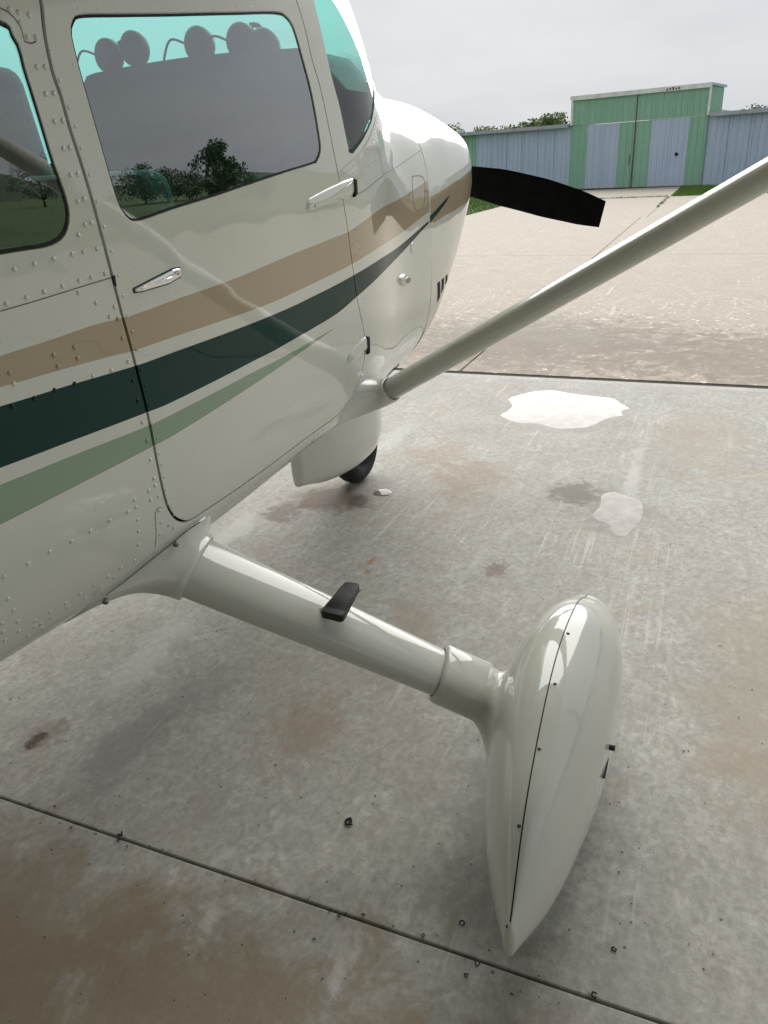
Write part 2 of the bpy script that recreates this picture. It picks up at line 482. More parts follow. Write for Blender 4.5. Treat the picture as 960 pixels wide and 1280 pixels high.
# ================================================================== SETTING
def concrete(name, c0, c1, brown, warm=0.5, stains=(), streak=0.5, flecks=0.0, seed=0.0, rough=(0.5, 0.85), tracks=(), mottle=0.35):
    n = N(name); p = n.mapping(n.pos(), loc=(seed, seed * 1.7, 0))
    big = n.noise(p, 0.9, 8, 0.66, 0.5); mid = n.noise(p, 2.6, 9, 0.72, 1.3); fine = n.noise(p, 26, 7, 0.72)
    c = n.ramp(mid, [(0.41, c0), (0.5, tuple((a + b) / 2 for a, b in zip(c0, c1))), (0.585, c1)])
    c = n.mix(n.math('MULTIPLY', n.rampf(big, 0.46, 0.60), warm), c, brown)
    cl = n.noise(p, 5.5, 6, 0.6, 1.6)
    c = n.mix(n.math('MULTIPLY', n.rampf(cl, 0.52, 0.66), 0.6), c, tuple(x * 0.62 for x in c0))
    pale = n.noise(p, 4.1, 8, 0.7, 2.2)
    c = n.mix(n.math('MULTIPLY', n.rampf(pale, 0.53, 0.62), 0.65), c, tuple(min(1, x * 1.22) for x in c1))
    c = n.mix(n.math('MULTIPLY', n.rampf(fine, 0.35, 0.70), 0.35), tuple(x * 0.8 for x in c0), c)
    f2 = n.noise(p, 52, 5, 0.78, 0.5); f3 = n.noise(n.mapping(p, (1, 1.6, 1), rot=(0, 0, 0.5)), 15, 6, 0.75, 1.4)
    g2 = n.ramp(f2, [(0.36, (0.28, 0.28, 0.28)), (0.5, (0.5, 0.5, 0.5)), (0.64, (0.74, 0.74, 0.74))])
    g3 = n.ramp(f3, [(0.38, (0.34, 0.33, 0.32)), (0.5, (0.5, 0.5, 0.5)), (0.62, (0.66, 0.66, 0.66))])
    c = n.mix(0.16, c, g2, 'OVERLAY'); c = n.mix(0.30, c, g3, 'OVERLAY')
    bn = n.noise(p, 1.7, 7, 0.72, 1.3)
    c = n.mix(n.math('MULTIPLY', n.rampf(bn, 0.55, 0.66), mottle), c, tuple(x * y for x, y in zip(brown, (0.78, 0.70, 0.62))))
    if tracks:
        sy = n.new('ShaderNodeSeparateXYZ'); n.link(n.pos(), sy.inputs[0])
        for (yc_, hw, amt, dark) in tracks:
            band = n.math('SUBTRACT', 1.0, n.rampf(n.math('ABSOLUTE', n.math('SUBTRACT', sy.outputs[1], yc_)), hw * 0.5, hw))
            ln = n.noise(n.mapping(p, (0.9, 48, 1), (yc_ * 5, 0, 0), (0, 0, 0.012 + 0.03 * yc_)), 1.0, 4, 0.6, 0.1)
            f = n.math('MULTIPLY', n.math('MULTIPLY', n.rampf(ln, 0.54, 0.66), n.math('MULTIPLY', band, n.rampf(n.noise(p, 2.6, 5, 0.65, 0.8), 0.42, 0.62))), amt)
            c = n.mix(f, c, tuple(x * 0.55 for x in c0) if dark else tuple(min(1, x * 1.1) for x in c1))
    # sweeping / wheel streaks along and across the bay
    for k, (sc, rz, amt, thr) in enumerate((((0.55, 16, 1), 0.0, streak, 0.60), ((0.7, 30, 1), 0.06, streak * 0.8, 0.63), ((0.9, 24, 1), 1.15, streak * 0.45, 0.64))):
        s = n.noise(n.mapping(p, sc, (k * 3.1, 0, 0), (0, 0, rz)), 1.0, 5, 0.6, 0.25)
        gate = n.rampf(n.noise(p, 0.9 + 0.4 * k, 3), 0.45, 0.62)
        f = n.math('MULTIPLY', n.math('MULTIPLY', n.rampf(s, thr, thr + 0.07), gate), amt)
        c = n.mix(f, c, tuple(min(1, x * 1.25) for x in c1) if k != 1 else tuple(x * 0.6 for x in c0))
    # hair scratches and cracks
    wv = n.new('ShaderNodeTexVoronoi', feature='DISTANCE_TO_EDGE')
    dist = n.mix(0.32, p, n.noise(p, 3.0, 6, 0.7, 0, 'Color'))
    n.link(dist, wv.inputs['Vector']); wv.inputs['Scale'].default_value = 3.2
    gate = n.rampf(n.noise(p, 1.7, 3), 0.52, 0.60)
    ck = n.math('MULTIPLY', n.math('SUBTRACT', 1.0, n.rampf(wv.outputs['Distance'], 0.0, 0.007)), gate)
    c = n.mix(n.math('MULTIPLY', ck, 0.5), c, tuple(x * 0.35 for x in c0))
    # specks
    vo = n.new('ShaderNodeTexVoronoi'); n.link(p, vo.inputs['Vector']); vo.inputs['Scale'].default_value = 24
    sp = n.math('MULTIPLY', n.math('LESS_THAN', vo.outputs['Distance'], 0.085), n.math('GREATER_THAN', n.noise(p, 9, 3), 0.56))
    c = n.mix(n.math('MULTIPLY', sp, 0.75), c, (0.05, 0.045, 0.04))
    if flecks:
        sxx = n.new('ShaderNodeSeparateXYZ'); n.link(n.pos(), sxx.inputs[0]); nearx = n.math('SUBTRACT', 1.0, n.rampf(sxx.outputs[0], 6.0, 9.5))
        v2 = n.new('ShaderNodeTexVoronoi'); n.link(n.mapping(p, (1.0, 1.0, 1)), v2.inputs['Vector']); v2.inputs['Scale'].default_value = 13
        fl = n.math('MULTIPLY', n.math('LESS_THAN', v2.outputs['Distance'], 0.27), n.math('GREATER_THAN', n.noise(p, 7, 4, 0.6), 0.50))
        c = n.mix(n.math('MULTIPLY', n.math('MULTIPLY', fl, nearx), flecks), c, tuple(min(1, x * 1.25) for x in c1))
    pp = n.pos(); shared = {}
    for (cx, cy, rx, ry, col, amt, rot) in stains:
        q = n.mapping(pp, (1, 1, 1), (-cx, -cy, 0))
        q = n.mapping(q, (1 / rx, 1 / ry, 0), (0, 0, 0), (0, 0, rot))
        ln = n.new('ShaderNodeVectorMath', operation='LENGTH'); n.link(q, ln.inputs[0])
        key = 6.0 if max(rx, ry) > 0.22 else (14.0 if max(rx, ry) > 0.09 else 38.0)
        if key not in shared: shared[key] = n.math('MULTIPLY', n.math('SUBTRACT', n.noise(pp, key, 6, 0.68, 0.6), 0.5), 2.4)
        wob = shared[key]
        d = n.math('ADD', ln.outputs['Value'], wob)
        f = n.math('MULTIPLY', n.math('SUBTRACT', 1.0, n.rampf(d, 0.35, 1.05)), amt)
        c = n.mix(f, c, col)
    h = n.math('ADD', n.math('MULTIPLY', mid, 0.5), n.math('ADD', n.math('MULTIPLY', fine, 0.3), n.math('MULTIPLY', f3, 0.3)))
    n.b.inputs['Specular IOR Level'].default_value = 0.35
    n.set(Base_Color=c, Roughness=n.math('ADD', n.math('MULTIPLY', n.noise(p, 3.1, 5), rough[1] - rough[0]), rough[0]),
          Normal=n.bump(h, 0.55, 0.006))
    return n.m
BR = (0.13, 0.085, 0.05); DK = (0.09, 0.075, 0.06); TN = (0.30, 0.225, 0.155); OR = (0.36, 0.22, 0.14); WH = (0.62, 0.61, 0.58)
floor_stains = [
    (1.60, 0.04, 0.20, 0.26, BR, 0.75, 0.5), (1.40, 0.18, 0.16, 0.13, BR, 0.6, 0.2), (1.62, -0.12, 0.10, 0.07, DK, 0.7, 0),
    (-0.28, 0.10, 0.055, 0.03, (0.07, 0.045, 0.03), 0.95, 0.8), (-0.25, 0.09, 0.10, 0.07, BR, 0.4, 0.8),
    (0.04, -0.66, 0.20, 0.13, TN, 0.55, 0.3), (2.05, -0.60, 0.34, 0.25, TN, 0.5, 0.2), (2.35, -0.30, 0.28, 0.22, TN, 0.5, 0),
    (1.14, -0.95, 0.09, 0.06, (0.20, 0.15, 0.11), 0.7, 0), (1.06, -0.43, 0.05, 0.018, OR, 0.9, 0.35), (0.97, -0.45, 0.025, 0.02, OR, 0.7, 0),
    (-0.18, -0.18, 0.26, 0.10, (0.22, 0.22, 0.21), 0.6, 0.4), (0.1, -0.25, 0.22, 0.12, (0.25, 0.245, 0.23), 0.55, 0.5),
    (-0.62, -0.74, 0.07, 0.025, WH, 0.6, -0.35), (-0.60, -1.07, 0.08, 0.025, WH, 0.55, -0.2), (-0.05, -1.3, 0.45, 0.25, (0.22, 0.215, 0.20), 0.55, 0.1),
    (-1.0, -0.9, 0.55, 1.6, (0.27, 0.215, 0.145), 0.8, 0), (-0.75, -0.3, 0.3, 0.5, (0.25, 0.195, 0.13), 0.6, 0.3), (3.38, -0.85, 0.40, 0.47, (0.33, 0.32, 0.28), 0.7, 0), (1.85, -1.33, 0.26, 0.20, (0.27, 0.255, 0.215), 0.75, 0), (0.55, -0.75, 0.28, 0.2, (0.30, 0.235, 0.165), 0.5, 0.4), (3.0, -1.7, 0.7, 0.3, (0.36, 0.30, 0.23), 0.5, 0), (0.6, -1.9, 0.8, 0.25, (0.34, 0.29, 0.22), 0.5, 0), (1.15, 0.32, 0.3, 0.1, WH, 0.45, 0.3), (0.22, 0.05, 0.3, 0.1, WH, 0.35, 0.2),
    (2.0, -1.14, 0.20, 0.17, (0.19, 0.175, 0.145), 0.95, 0.2), (2.6, 0.05, 0.5, 0.10, WH, 0.35, 0.0), (2.3, -1.38, 0.6, 0.05, WH, 0.4, 0.0)]
M_FLOOR = concrete('hangar_floor_concrete', (0.44, 0.425, 0.38), (0.74, 0.725, 0.665), (0.46, 0.385, 0.295), 0.6, floor_stains, 0.28, 0.0, 0.0, (0.62, 0.9), [(-1.30, 0.26, 0.28, True), (-1.42, 0.34, 0.24, False), (0.05, 0.35, 0.16, False), (-0.2, 0.3, 0.15, True)], 0.3)
M_APRON = concrete('apron_concrete', (0.46, 0.405, 0.325), (0.66, 0.60, 0.50), (0.50, 0.415, 0.31), 0.5,
    [(5.3, -0.2, 1.6, 2.2, (0.20, 0.17, 0.13), 0.75, 0.1), (5.0, -2.2, 1.2, 1.6, (0.22, 0.185, 0.14), 0.7, 0)], 0.35, 0.8, 31.0, (0.7, 0.9))
M_LIP = concrete('threshold_concrete', (0.45, 0.43, 0.39), (0.58, 0.55, 0.50), (0.5, 0.44, 0.36), 0.4, (), 0.2, 0.0, 12.0)
M_DIRT = simple('joint_grime', (0.03, 0.024, 0.018), 0.95, noise=0.5, scale=40)

def slab(parent, x0, x1, y0, y1, z, mat, th=0.10, edge=0.003):
    V, Fc = boxgeo(x0, x1, y0, y1, z - th, z)
    o = mesh('slab', V, Fc, mat, parent, smooth=False)
    bevel_obj(o, edge, 2); return o
X_T, X_J = 4.14, -0.487
hf = structure(bpy.data.objects.new('hangar_floor', None)); link(hf)
slab(hf, X_J + 0.0035, X_T - 0.10, -6.9, 6.9, 0.0, M_FLOOR)
slab(hf, X_T - 0.099, X_T, -6.9, 6.9, -0.001, M_LIP)
slab(hf, -6.0, X_J - 0.0035, -6.9, 6.9, 0.0, M_FLOOR)
b = box('joint_bed', (-6.05, X_T + 0.06, -6.95, 6.95, -0.16, -0.030), M_DIRT, hf)
box('joint_filler', (X_T + 0.001, X_T + 0.056, -6.9, 6.9, -0.029, -0.003), M_DIRT, hf)
ap = structure(bpy.data.objects.new('apron', None)); link(ap)
YJ = 0.13
for (x0, x1, y0, y1) in [(X_T + 0.05, 12.045, YJ, 8.5), (X_T + 0.05, 12.045, -5.2, YJ), (X_T + 0.05, 12.045, -14.2, -5.2),
                         (12.045, 20.3, YJ, 5.5), (12.045, 20.3, -5.2, YJ), (12.045, 20.3, -14.2, -5.2),
                         (20.3, 30.2, YJ - 0.15, 5.6), (20.3, 30.2, -5.2, YJ - 0.15), (20.3, 30.2, -14.2, -5.2), (30.2, 38.9, -0.05, 5.5)]:
    slab(ap, x0 + 0.007, x1 - 0.007, y0 + 0.007, y1 - 0.007, 0.003, M_APRON)
box('joint_bed', (X_T + 0.06, 30.2, -14.15, 5.45, -0.16, -0.026), M_DIRT, ap)

# field, hills
def grassmat(name, a, b, c):
    n = N(name); p = n.pos()
    f = n.noise(p, 0.35, 8, 0.65); g = n.noise(p, 9, 6, 0.7)
    col = n.ramp(f, [(0.3, a), (0.5, b), (0.7, c)])
    col = n.mix(n.math('MULTIPLY', n.rampf(g, 0.35, 0.7), 0.5), col, tuple(x * 0.55 for x in a))
    n.set(Base_Color=col, Roughness=0.9, Normal=n.bump(g, 0.8, 0.05))
    return n.m
M_FIELD = grassmat('field_grass', (0.055, 0.105, 0.022), (0.085, 0.15, 0.032), (0.12, 0.17, 0.05))
M_HILL = grassmat('wooded_hill', (0.030, 0.050, 0.018), (0.045, 0.072, 0.024), (0.06, 0.09, 0.03))
V = []; Fc = []
xs = np.concatenate([np.linspace(-900, -60, 12), np.linspace(-40, 80, 25), np.linspace(100, 900, 14)]); ys = np.concatenate([np.linspace(-900, -70, 12), np.linspace(-60, 60, 25), np.linspace(70, 900, 12)])
for x in xs:
    for y in ys:
        dd = max(0, math.hypot(x - 20, y) - 70); V.append((x, y, -0.035 + 0.5 * math.sin(x * 0.05) * math.cos(y * 0.043) * min(1, dd / 60) ))
ny = len(ys)
for i in range(len(xs) - 1):
    for j in range(ny - 1): Fc.append((i * ny + j, (i + 1) * ny + j, (i + 1) * ny + j + 1, i * ny + j + 1))
structure(mesh('field', V, Fc, M_FIELD))
V = []; Fc = []; nr, na = 9, 150
for i in range(nr):
    for j in range(na):
        a = rad(-130 + 200 * j / (na - 1)); r = 190 + 30 * i
        hgt = math.sin(math.pi * i / (nr - 1)) * (7 + 5 * math.sin(a * 5.3 + 1) + 3.5 * math.sin(a * 13 + 2) + 1.2 * math.sin(a * 41))
        V.append((r * math.cos(a), r * math.sin(a), -1.2 + max(hgt, 0.2) + random.uniform(-.5, .5) * (0 < i < nr - 1)))
for i in range(nr - 1):
    for j in range(na - 1): Fc.append((i * na + j, i * na + j + 1, (i + 1) * na + j + 1, (i + 1) * na + j))
structure(recalc(mesh('hills', V, Fc, M_HILL)))

# grass blades near the apron (uncountable)
M_BLADE = grassmat('grass_blades', (0.10, 0.19, 0.025), (0.15, 0.26, 0.04), (0.22, 0.30, 0.07))
def blades(name, label, regions, hgt, wd):
    V, Fc = [], []
    for (x0, x1, y0, y1, cnt) in regions:
        for _ in range(cnt):
            x, y = random.uniform(x0, x1), random.uniform(y0, y1)
            a = random.uniform(0, 6.283); h = hgt * random.uniform(0.4, 1.2); ww = wd * random.uniform(0.6, 1.3)
            lx, ly = random.gauss(0, 0.35) * h, random.gauss(0, 0.35) * h; o = len(V)
            V += [(x - ww * math.cos(a), y - ww * math.sin(a), -0.03), (x + ww * math.cos(a), y + ww * math.sin(a), -0.03), (x + lx, y + ly, h - 0.03)]
            Fc.append((o, o + 1, o + 2))
    o = mesh(name, V, Fc, M_BLADE, smooth=False, kind='stuff'); o['label'] = label; o['category'] = 'grass'
    return o
blades('grass', 'short green grass growing along the edge of the concrete apron',
       [(14, 40, 5.55, 11, 26000), (30.3, 39.0, -10, -0.1, 24000), (20, 30.2, -18, -14.25, 8000), (8, 20, -18, -14.25, 5000)], 0.11, 0.010)
tuf = [(30.15, 30.35, 0, 5.5, 1600)]
for _ in range(9):
    xx = random.uniform(24, 30); tuf.append((xx, xx + random.uniform(0.1, 0.5), -0.06, 0.02, 30))
blades('weeds', 'thin weeds sprouting from the joints of the concrete apron', tuf, 0.09, 0.012)

# ------------------------------------------------------------------ trees
M_BARK = simple('bark', (0.075, 0.058, 0.042), 0.9, noise=0.4, scale=14)
def leafmat(name, a, b):
    n = N(name); f = n.noise(n.pos(), 1.6, 4, 0.7)
    oi = n.new('ShaderNodeObjectInfo')
    c = n.mix(n.rampf(f, 0.32, 0.68), a, b)
    n.set(Base_Color=c, Roughness=0.6)
    n.b.inputs['Subsurface Weight'].default_value = 0.0
    return n.m
M_LEAF = leafmat('tree_leaves', (0.04, 0.075, 0.02), (0.10, 0.15, 0.04))
M_LEAF2 = leafmat('pale_tree_leaves', (0.11, 0.16, 0.045), (0.22, 0.27, 0.09))
def tree(name, label, x, y, h, cr, seed, nleaf=2600, leaf=0.16, mat=None, group=None, base=0.22, z0=-0.2):
    rs = random.Random(seed)
    t = empty(name, label, 'tree', (x, y, z0), group)
    parts = [tube([(0, 0, 0), (rs.uniform(-.1, .1), rs.uniform(-.1, .1), h * .3), (rs.uniform(-.2, .2), rs.uniform(-.2, .2), h * .62), (rs.uniform(-.3, .3), rs.uniform(-.3, .3), h * .86)],
                  [h * .032, h * .024, h * .014, h * .005], 8)]
    cl = []
    for k in range(15):
        a = k * 2.4 + rs.uniform(-.5, .5); u = rs.uniform(0, 1); zz = h * (base + 0.14 + (1 - base - 0.16) * u)
        rr = cr * (0.35 + 0.65 * math.sin(math.pi * min(1, 0.18 + 0.8 * u))) * rs.uniform(.6, 1.0)
        e = (rr * math.cos(a), rr * math.sin(a), zz); s = (0, 0, max(h * .16, zz - rr * .75))
        mpt = (e[0] * .5, e[1] * .5, s[2] * .4 + e[2] * .6)
        parts.append(tube([s, mpt, e], [h * .012, h * .007, h * .0025], 5))
        cl.append((e, cr * rs.uniform(.22, .40))); cl.append((mpt, cr * rs.uniform(.15, .28)))
    for k in range(7): cl.append(((rs.gauss(0, cr * .2), rs.gauss(0, cr * .2), h * rs.uniform(.7, .95)), cr * rs.uniform(.18, .32)))
    V, Fc = merge(parts); mesh('trunk', V, Fc, M_BARK, t)
    V, Fc = [], []
    wts = [c[1] ** 2 for c in cl]
    for c, r in rs.choices(cl, wts, k=nleaf):
        d = Vector((rs.gauss(0, 1), rs.gauss(0, 1), rs.gauss(0, 1))).normalized() * r * rs.random() ** 0.45
        p = Vector(c) + Vector((d.x, d.y, d.z * .75))
        a = Vector((rs.gauss(0, 1), rs.gauss(0, 1), rs.gauss(0, .6))).normalized(); b_ = a.orthogonal().normalized()
        q = rs.uniform(0, 6.28); b_ = b_ * math.cos(q) + a.cross(b_) * math.sin(q); s = leaf * rs.uniform(.6, 1.3); o = len(V)
        V += [p - a * s * .5, p + b_ * s * .28, p + a * s * .5, p - b_ * s * .28]; Fc.append((o, o + 1, o + 2, o + 3))
    mesh('crown', V, Fc, mat or M_LEAF, t, smooth=False)
    return t
def far_pt(px, ytop, dist):
    d = ray(px, ytop); k = dist / math.hypot(d[0], d[1]); return CAM + d * k
for i, (px, yt, dist, crr, pale) in enumerate([(693, 139, 66, 2.0, 1), (668, 147, 70, 1.8, 1), (645, 157, 80, 2.6, 0), (622, 159, 84, 2.8, 0), (602, 161, 88, 2.6, 0),
                                               (912, 146, 78, 2.4, 0), (935, 139, 82, 2.8, 0), (958, 136, 86, 3.0, 0), (985, 132, 86, 3.2, 0), (560, 160, 92, 3.0, 0), (520, 163, 96, 3.2, 0)]):
    P = far_pt(px, yt, dist)
    lab = ['loose pale green tree rising behind the grey wall beside the raised green gable', 'lower pale tree behind the grey wall, next to the taller one by the gable'][i] if i < 2 else ('tree top just showing over the grey wall left of the raised gable' if px < 700 else 'tree top just showing over the grey wall right of the raised gable')
    tree('tree', lab, P[0], P[1], P[2] + 0.2, crr, 40 + i, 2600, 0.26, M_LEAF2, 'trees behind the metal building', 0.1)
# trees on the open side of the field, mirrored in the cabin windows
for i, (az, dist, h, crr, nl) in enumerate([(-33.5, 46, 3.9, 2.0, 4200), (-30.5, 60, 1.9, 2.2, 2400), (-36.5, 70, 2.6, 3.0, 2600), (-38.5, 66, 2.9, 3.0, 2600), (-40.5, 66, 3.3, 3.0, 2600), (-20, 110, 4.5, 3.6, 2400), (-17.5, 105, 4.4, 3.4, 2400), (-48, 95, 6.0, 3.8, 2400)]):
    a = rad(az)
    tree('tree', 'broad leafy tree standing alone in the field, mirrored in the door window' if i == 0 else 'bushy tree at the far edge of the grass field',
         0.2 + dist * math.cos(a), -0.6 + dist * math.sin(a), h, crr, 80 + i, nl, 0.24, M_LEAF, 'trees across the grass field' if i else None, 0.12)

# ------------------------------------------------------------------ metal building across the apron
def metal_sheet(name, col, dirt, stain):
    n = N(name); p = n.pos()
    s = n.noise(n.mapping(p, (6, 6, 0.35)), 1.0, 6, 0.65); f = n.noise(p, 1.3, 6, 0.6)
    c = n.mix(n.math('MULTIPLY', n.rampf(s, 0.45, 0.72), 0.5), col, dirt)
    c = n.mix(n.math('MULTIPLY', n.rampf(f, 0.52, 0.75), 0.35), c, tuple(min(1, x * 1.22) for x in col))
    sx = n.new('ShaderNodeSeparateXYZ'); n.link(p, sx.inputs[0])
    low = n.math('MULTIPLY', n.math('SUBTRACT', 1.0, n.rampf(n.math('ADD', sx.outputs[2], n.math('MULTIPLY', n.noise(p, 5, 5), 0.5)), 0.2, 0.6)), 0.6)
    c = n.mix(low, c, stain)
    n.set(Base_Color=c, Roughness=0.55, Metallic=0.0); return n.m
M_BLUE = metal_sheet('grey_blue_sheet', (0.50, 0.58, 0.71), (0.37, 0.44, 0.56), (0.60, 0.62, 0.60))
M_GRN = metal_sheet('sage_green_sheet', (0.29, 0.50, 0.36), (0.235, 0.42, 0.30), (0.36, 0.50, 0.40))
M_TRIM = simple('white_trim', (0.78, 0.77, 0.74), 0.6, noise=0.12, scale=3)
M_RUST = simple('rusty_steel', (0.16, 0.09, 0.06), 0.85, noise=0.5, scale=8)
M_ROOFM = simple('galvanised_roof', (0.40, 0.43, 0.46), 0.45, 0.3, noise=0.15, scale=2)
HB0 = np.array([40.58, 5.33]); HB1 = np.array([39.07, -0.91]); U2 = (HB1 - HB0) / np.linalg.norm(HB1 - HB0)
hb = empty('metal_hangar', 'long metal hangar with grey-blue sheet walls and raised green centre across apron', 'hangar', (HB0[0], HB0[1], -0.04))
hb.rotation_euler = (0, 0, math.atan2(U2[1], U2[0]))       # local x along the front, local y into ... away from apron
SIGN = 1.0                                                 # local +y points away from the apron
def ribbed(width, height, pitch=0.27, depth=0.035):
    V, Fc = [], []; prof = []; x = 0.0
    while x < width - 1e-6:
        for dx_, d in ((0.0, 0), (0.045, 0), (0.06, -depth), (0.11, -depth), (0.125, 0)):
            if x + dx_ < width: prof.append((x + dx_, d))
        x += pitch
    prof.append((width, 0))
    for px_, d in prof: V += [(px_, d, 0), (px_, d, height)]
    n = len(prof)
    for i in range(n - 1): Fc.append((2 * i, 2 * i + 2, 2 * i + 3, 2 * i + 1))
    o = len(V); V += [(0, 0.03, 0), (width, 0.03, 0), (width, 0.03, height), (0, 0.03, height)]; Fc.append((o, o + 3, o + 2, o + 1))
    return V, Fc
def sheet_mesh(name, w_, h_, mat):
    V, Fc = ribbed(w_, h_); me = bpy.data.meshes.new(name); me.from_pydata(V, [], Fc); me.materials.append(mat); return me
_cache = {}
def sheet(parent, u0, u1, z0, z1, mat, y=0.0):
    key = (round(u1 - u0, 3), round(z1 - z0, 3), mat.name)
    if key not in _cache: _cache[key] = sheet_mesh('wall_sheet', u1 - u0, z1 - z0, mat)
    o = bpy.data.objects.new('wall_sheet', _cache[key]); o.location = (u0, y + random.uniform(-.004, .004), z0); return link(o, parent)
EAVE = 2.93
# grey flanks: one sheet after the other
u = -0.02
while u > -5.4: sheet(hb, u - 0.9, u - 0.006, 0.02, EAVE, M_BLUE); u -= 0.9
while u > -13: sheet(hb, u - 0.9, u - 0.006, 0.02, EAVE, M_GRN); u -= 0.9
u = 6.44
while u < 17: sheet(hb, u + 0.006, u + 0.9, 0.02, EAVE, M_BLUE); u += 0.9
def leafdoor(u0, u1, segs):
    d = bpy.data.objects.new('sliding_door', None); link(d, hb)
    for a, b_, m in segs: sheet(d, a + 0.004, b_ - 0.004, 0.06, EAVE - 0.02, m, -0.09)
    box('door_frame', (u0, u1, -0.10, -0.06, 0.03, 0.075), M_RUST, d); return d
d1 = leafdoor(0.02, 3.16, [(0.02, .81, M_GRN), (.81, 1.6, M_BLUE), (1.6, 2.4, M_BLUE), (2.4, 3.15, M_GRN)])
d2 = leafdoor(3.19, 6.40, [(3.19, 3.93, M_GRN), (3.93, 4.79, M_BLUE), (4.79, 5.64, M_BLUE), (5.64, 6.40, M_GRN)])
box('door_handle', (2.99, 3.03, -0.15, -0.11, 1.05, 1.5), M_RUST, d1)
V, Fc = tube([(5.2, -0.16, 1.42), (5.2, -0.13, 1.42)], 0.075, 14); mesh('door_knob', V, Fc, M_SEAL, d2)
box('wall_core', (-13, 17.2, 0.035, 7.8, 0.0, EAVE - 0.03), M_ROOFM, hb)
box('centre_post', (3.155, 3.195, -0.14, -0.10, 0.02, 4.1), M_RUST, hb)
for uu in (-0.02, 6.42, -3.63): box('corner_post', (uu - 0.03, uu + 0.03, -0.06, -0.036, 0.0, EAVE), M_GRN if uu > -1 else M_BLUE, hb)
box('wing_roof', (-13.2, -0.06, -0.25, 8.0, EAVE + 0.01, EAVE + 0.10), M_ROOFM, hb)
box('wing_roof', (6.50, 17.4, -0.25, 8.0, EAVE + 0.01, EAVE + 0.10), M_ROOFM, hb)
box('gutter', (-13.2, -0.12, -0.33, -0.252, EAVE - 0.06, EAVE + 0.09), M_ROOFM, hb)
box('gutter', (6.56, 17.4, -0.33, -0.252, EAVE - 0.06, EAVE + 0.09), M_ROOFM, hb)
TOP = 4.08
u = 0.0
while u < 6.4: sheet(hb, u + 0.004, min(u + 0.8025, 6.42) - 0.004, EAVE + 0.0, TOP, M_GRN, -0.12); u += 0.8025
box('gable_core', (0.0, 6.42, -0.085, 2.1, EAVE + 0.101, TOP), M_GRN, hb)
rs_ = bpy.data.objects.new('wall_sheet', sheet_mesh('wall_sheet', 2.15, TOP - EAVE - 0.11, M_GRN)); rs_.location = (6.425, -0.085, EAVE + 0.11); rs_.rotation_euler = (0, 0, rad(90)); link(rs_, hb)
V = [(-0.1, -0.22, TOP + .02), (6.5, -0.22, TOP + .02), (6.5, 2.25, TOP + .02), (-0.1, 2.25, TOP + .02), (-0.1, -0.22, TOP + .09), (6.5, -0.22, TOP + .12), (6.5, 2.25, TOP + .12), (-0.1, 2.25, TOP + .09)]
mesh('raised_roof', V, [(3, 2, 1, 0), (4, 5, 6, 7), (0, 1, 5, 4), (1, 2, 6, 5), (2, 3, 7, 6), (3, 0, 4, 7)], M_ROOFM, hb, smooth=False)
box('fascia', (-0.08, 6.48, -0.235, -0.221, TOP - 0.06, TOP + 0.13), M_TRIM, hb)
for uu in (0.0, 6.42): box('corner_trim', (uu - 0.045, uu + 0.045, -0.20, -0.165, EAVE + 0.02, TOP - 0.06), M_TRIM, hb)
for k in range(5): box('rust_patch', (4.5 + k * 0.13, 4.58 + k * 0.13, -0.2385, -0.2365, TOP - 0.03 + 0.02 * (k % 2), TOP + 0.05 + 0.02 * (k % 3)), M_RUST, hb)

# ------------------------------------------------------------------ the hangar the airplane stands in
M_WALLI = simple('hangar_wall_sheet', (0.20, 0.195, 0.17), 0.6, noise=0.12, scale=2)
M_ROOFI = simple('hangar_roof_sheet', (0.36, 0.355, 0.32), 0.6, noise=0.12, scale=2)
M_BEAM = simple('painted_steel_beam', (0.30, 0.17, 0.12), 0.6, noise=0.2, scale=5)
hg = empty('open_hangar', 'open sided metal hangar with dark roof and back wall sheltering the airplane', 'hangar', (0, 0, 0))
ZR = 6.2
V, Fc = [], []; ys_ = np.linspace(-6.9, 6.9, 93); nn_ = len(ys_)
for x in (-6.0, X_T - 0.5):
    for j, y in enumerate(ys_): V.append((x, y, ZR + (0.03 if j % 2 else 0.0)))
for j in range(nn_ - 1): Fc.append((j, j + 1, nn_ + j + 1, nn_ + j))
mesh('roof', V, Fc, M_ROOFI, hg, smooth=False)
box('back_wall', (-6.06, -6.0, -6.9, 6.9, 0.0, ZR), M_WALLI, hg)
for x in np.linspace(-4.6, 3.4, 5): box('rafter', (x - 0.06, x + 0.06, -6.88, 6.88, ZR - 0.24, ZR - 0.002), M_BEAM, hg)
for y in np.linspace(-6.2, 6.2, 7): box('purlin', (-5.98, X_T - 0.55, y - 0.04, y + 0.04, ZR - 0.11, ZR - 0.005), M_BEAM, hg)
for y in (-6.81, 6.81):
    for x in (-5.9, -2.6, 0.7, 3.4): box('post', (x - 0.07, x + 0.07, y - 0.07, y + 0.07, 0.0, ZR - 0.24), M_BEAM, hg)

# ================================================================== AIRPLANE
AP = empty('airplane', 'cream high-wing light airplane with tan, dark green and sage stripes parked in hangar', 'airplane')

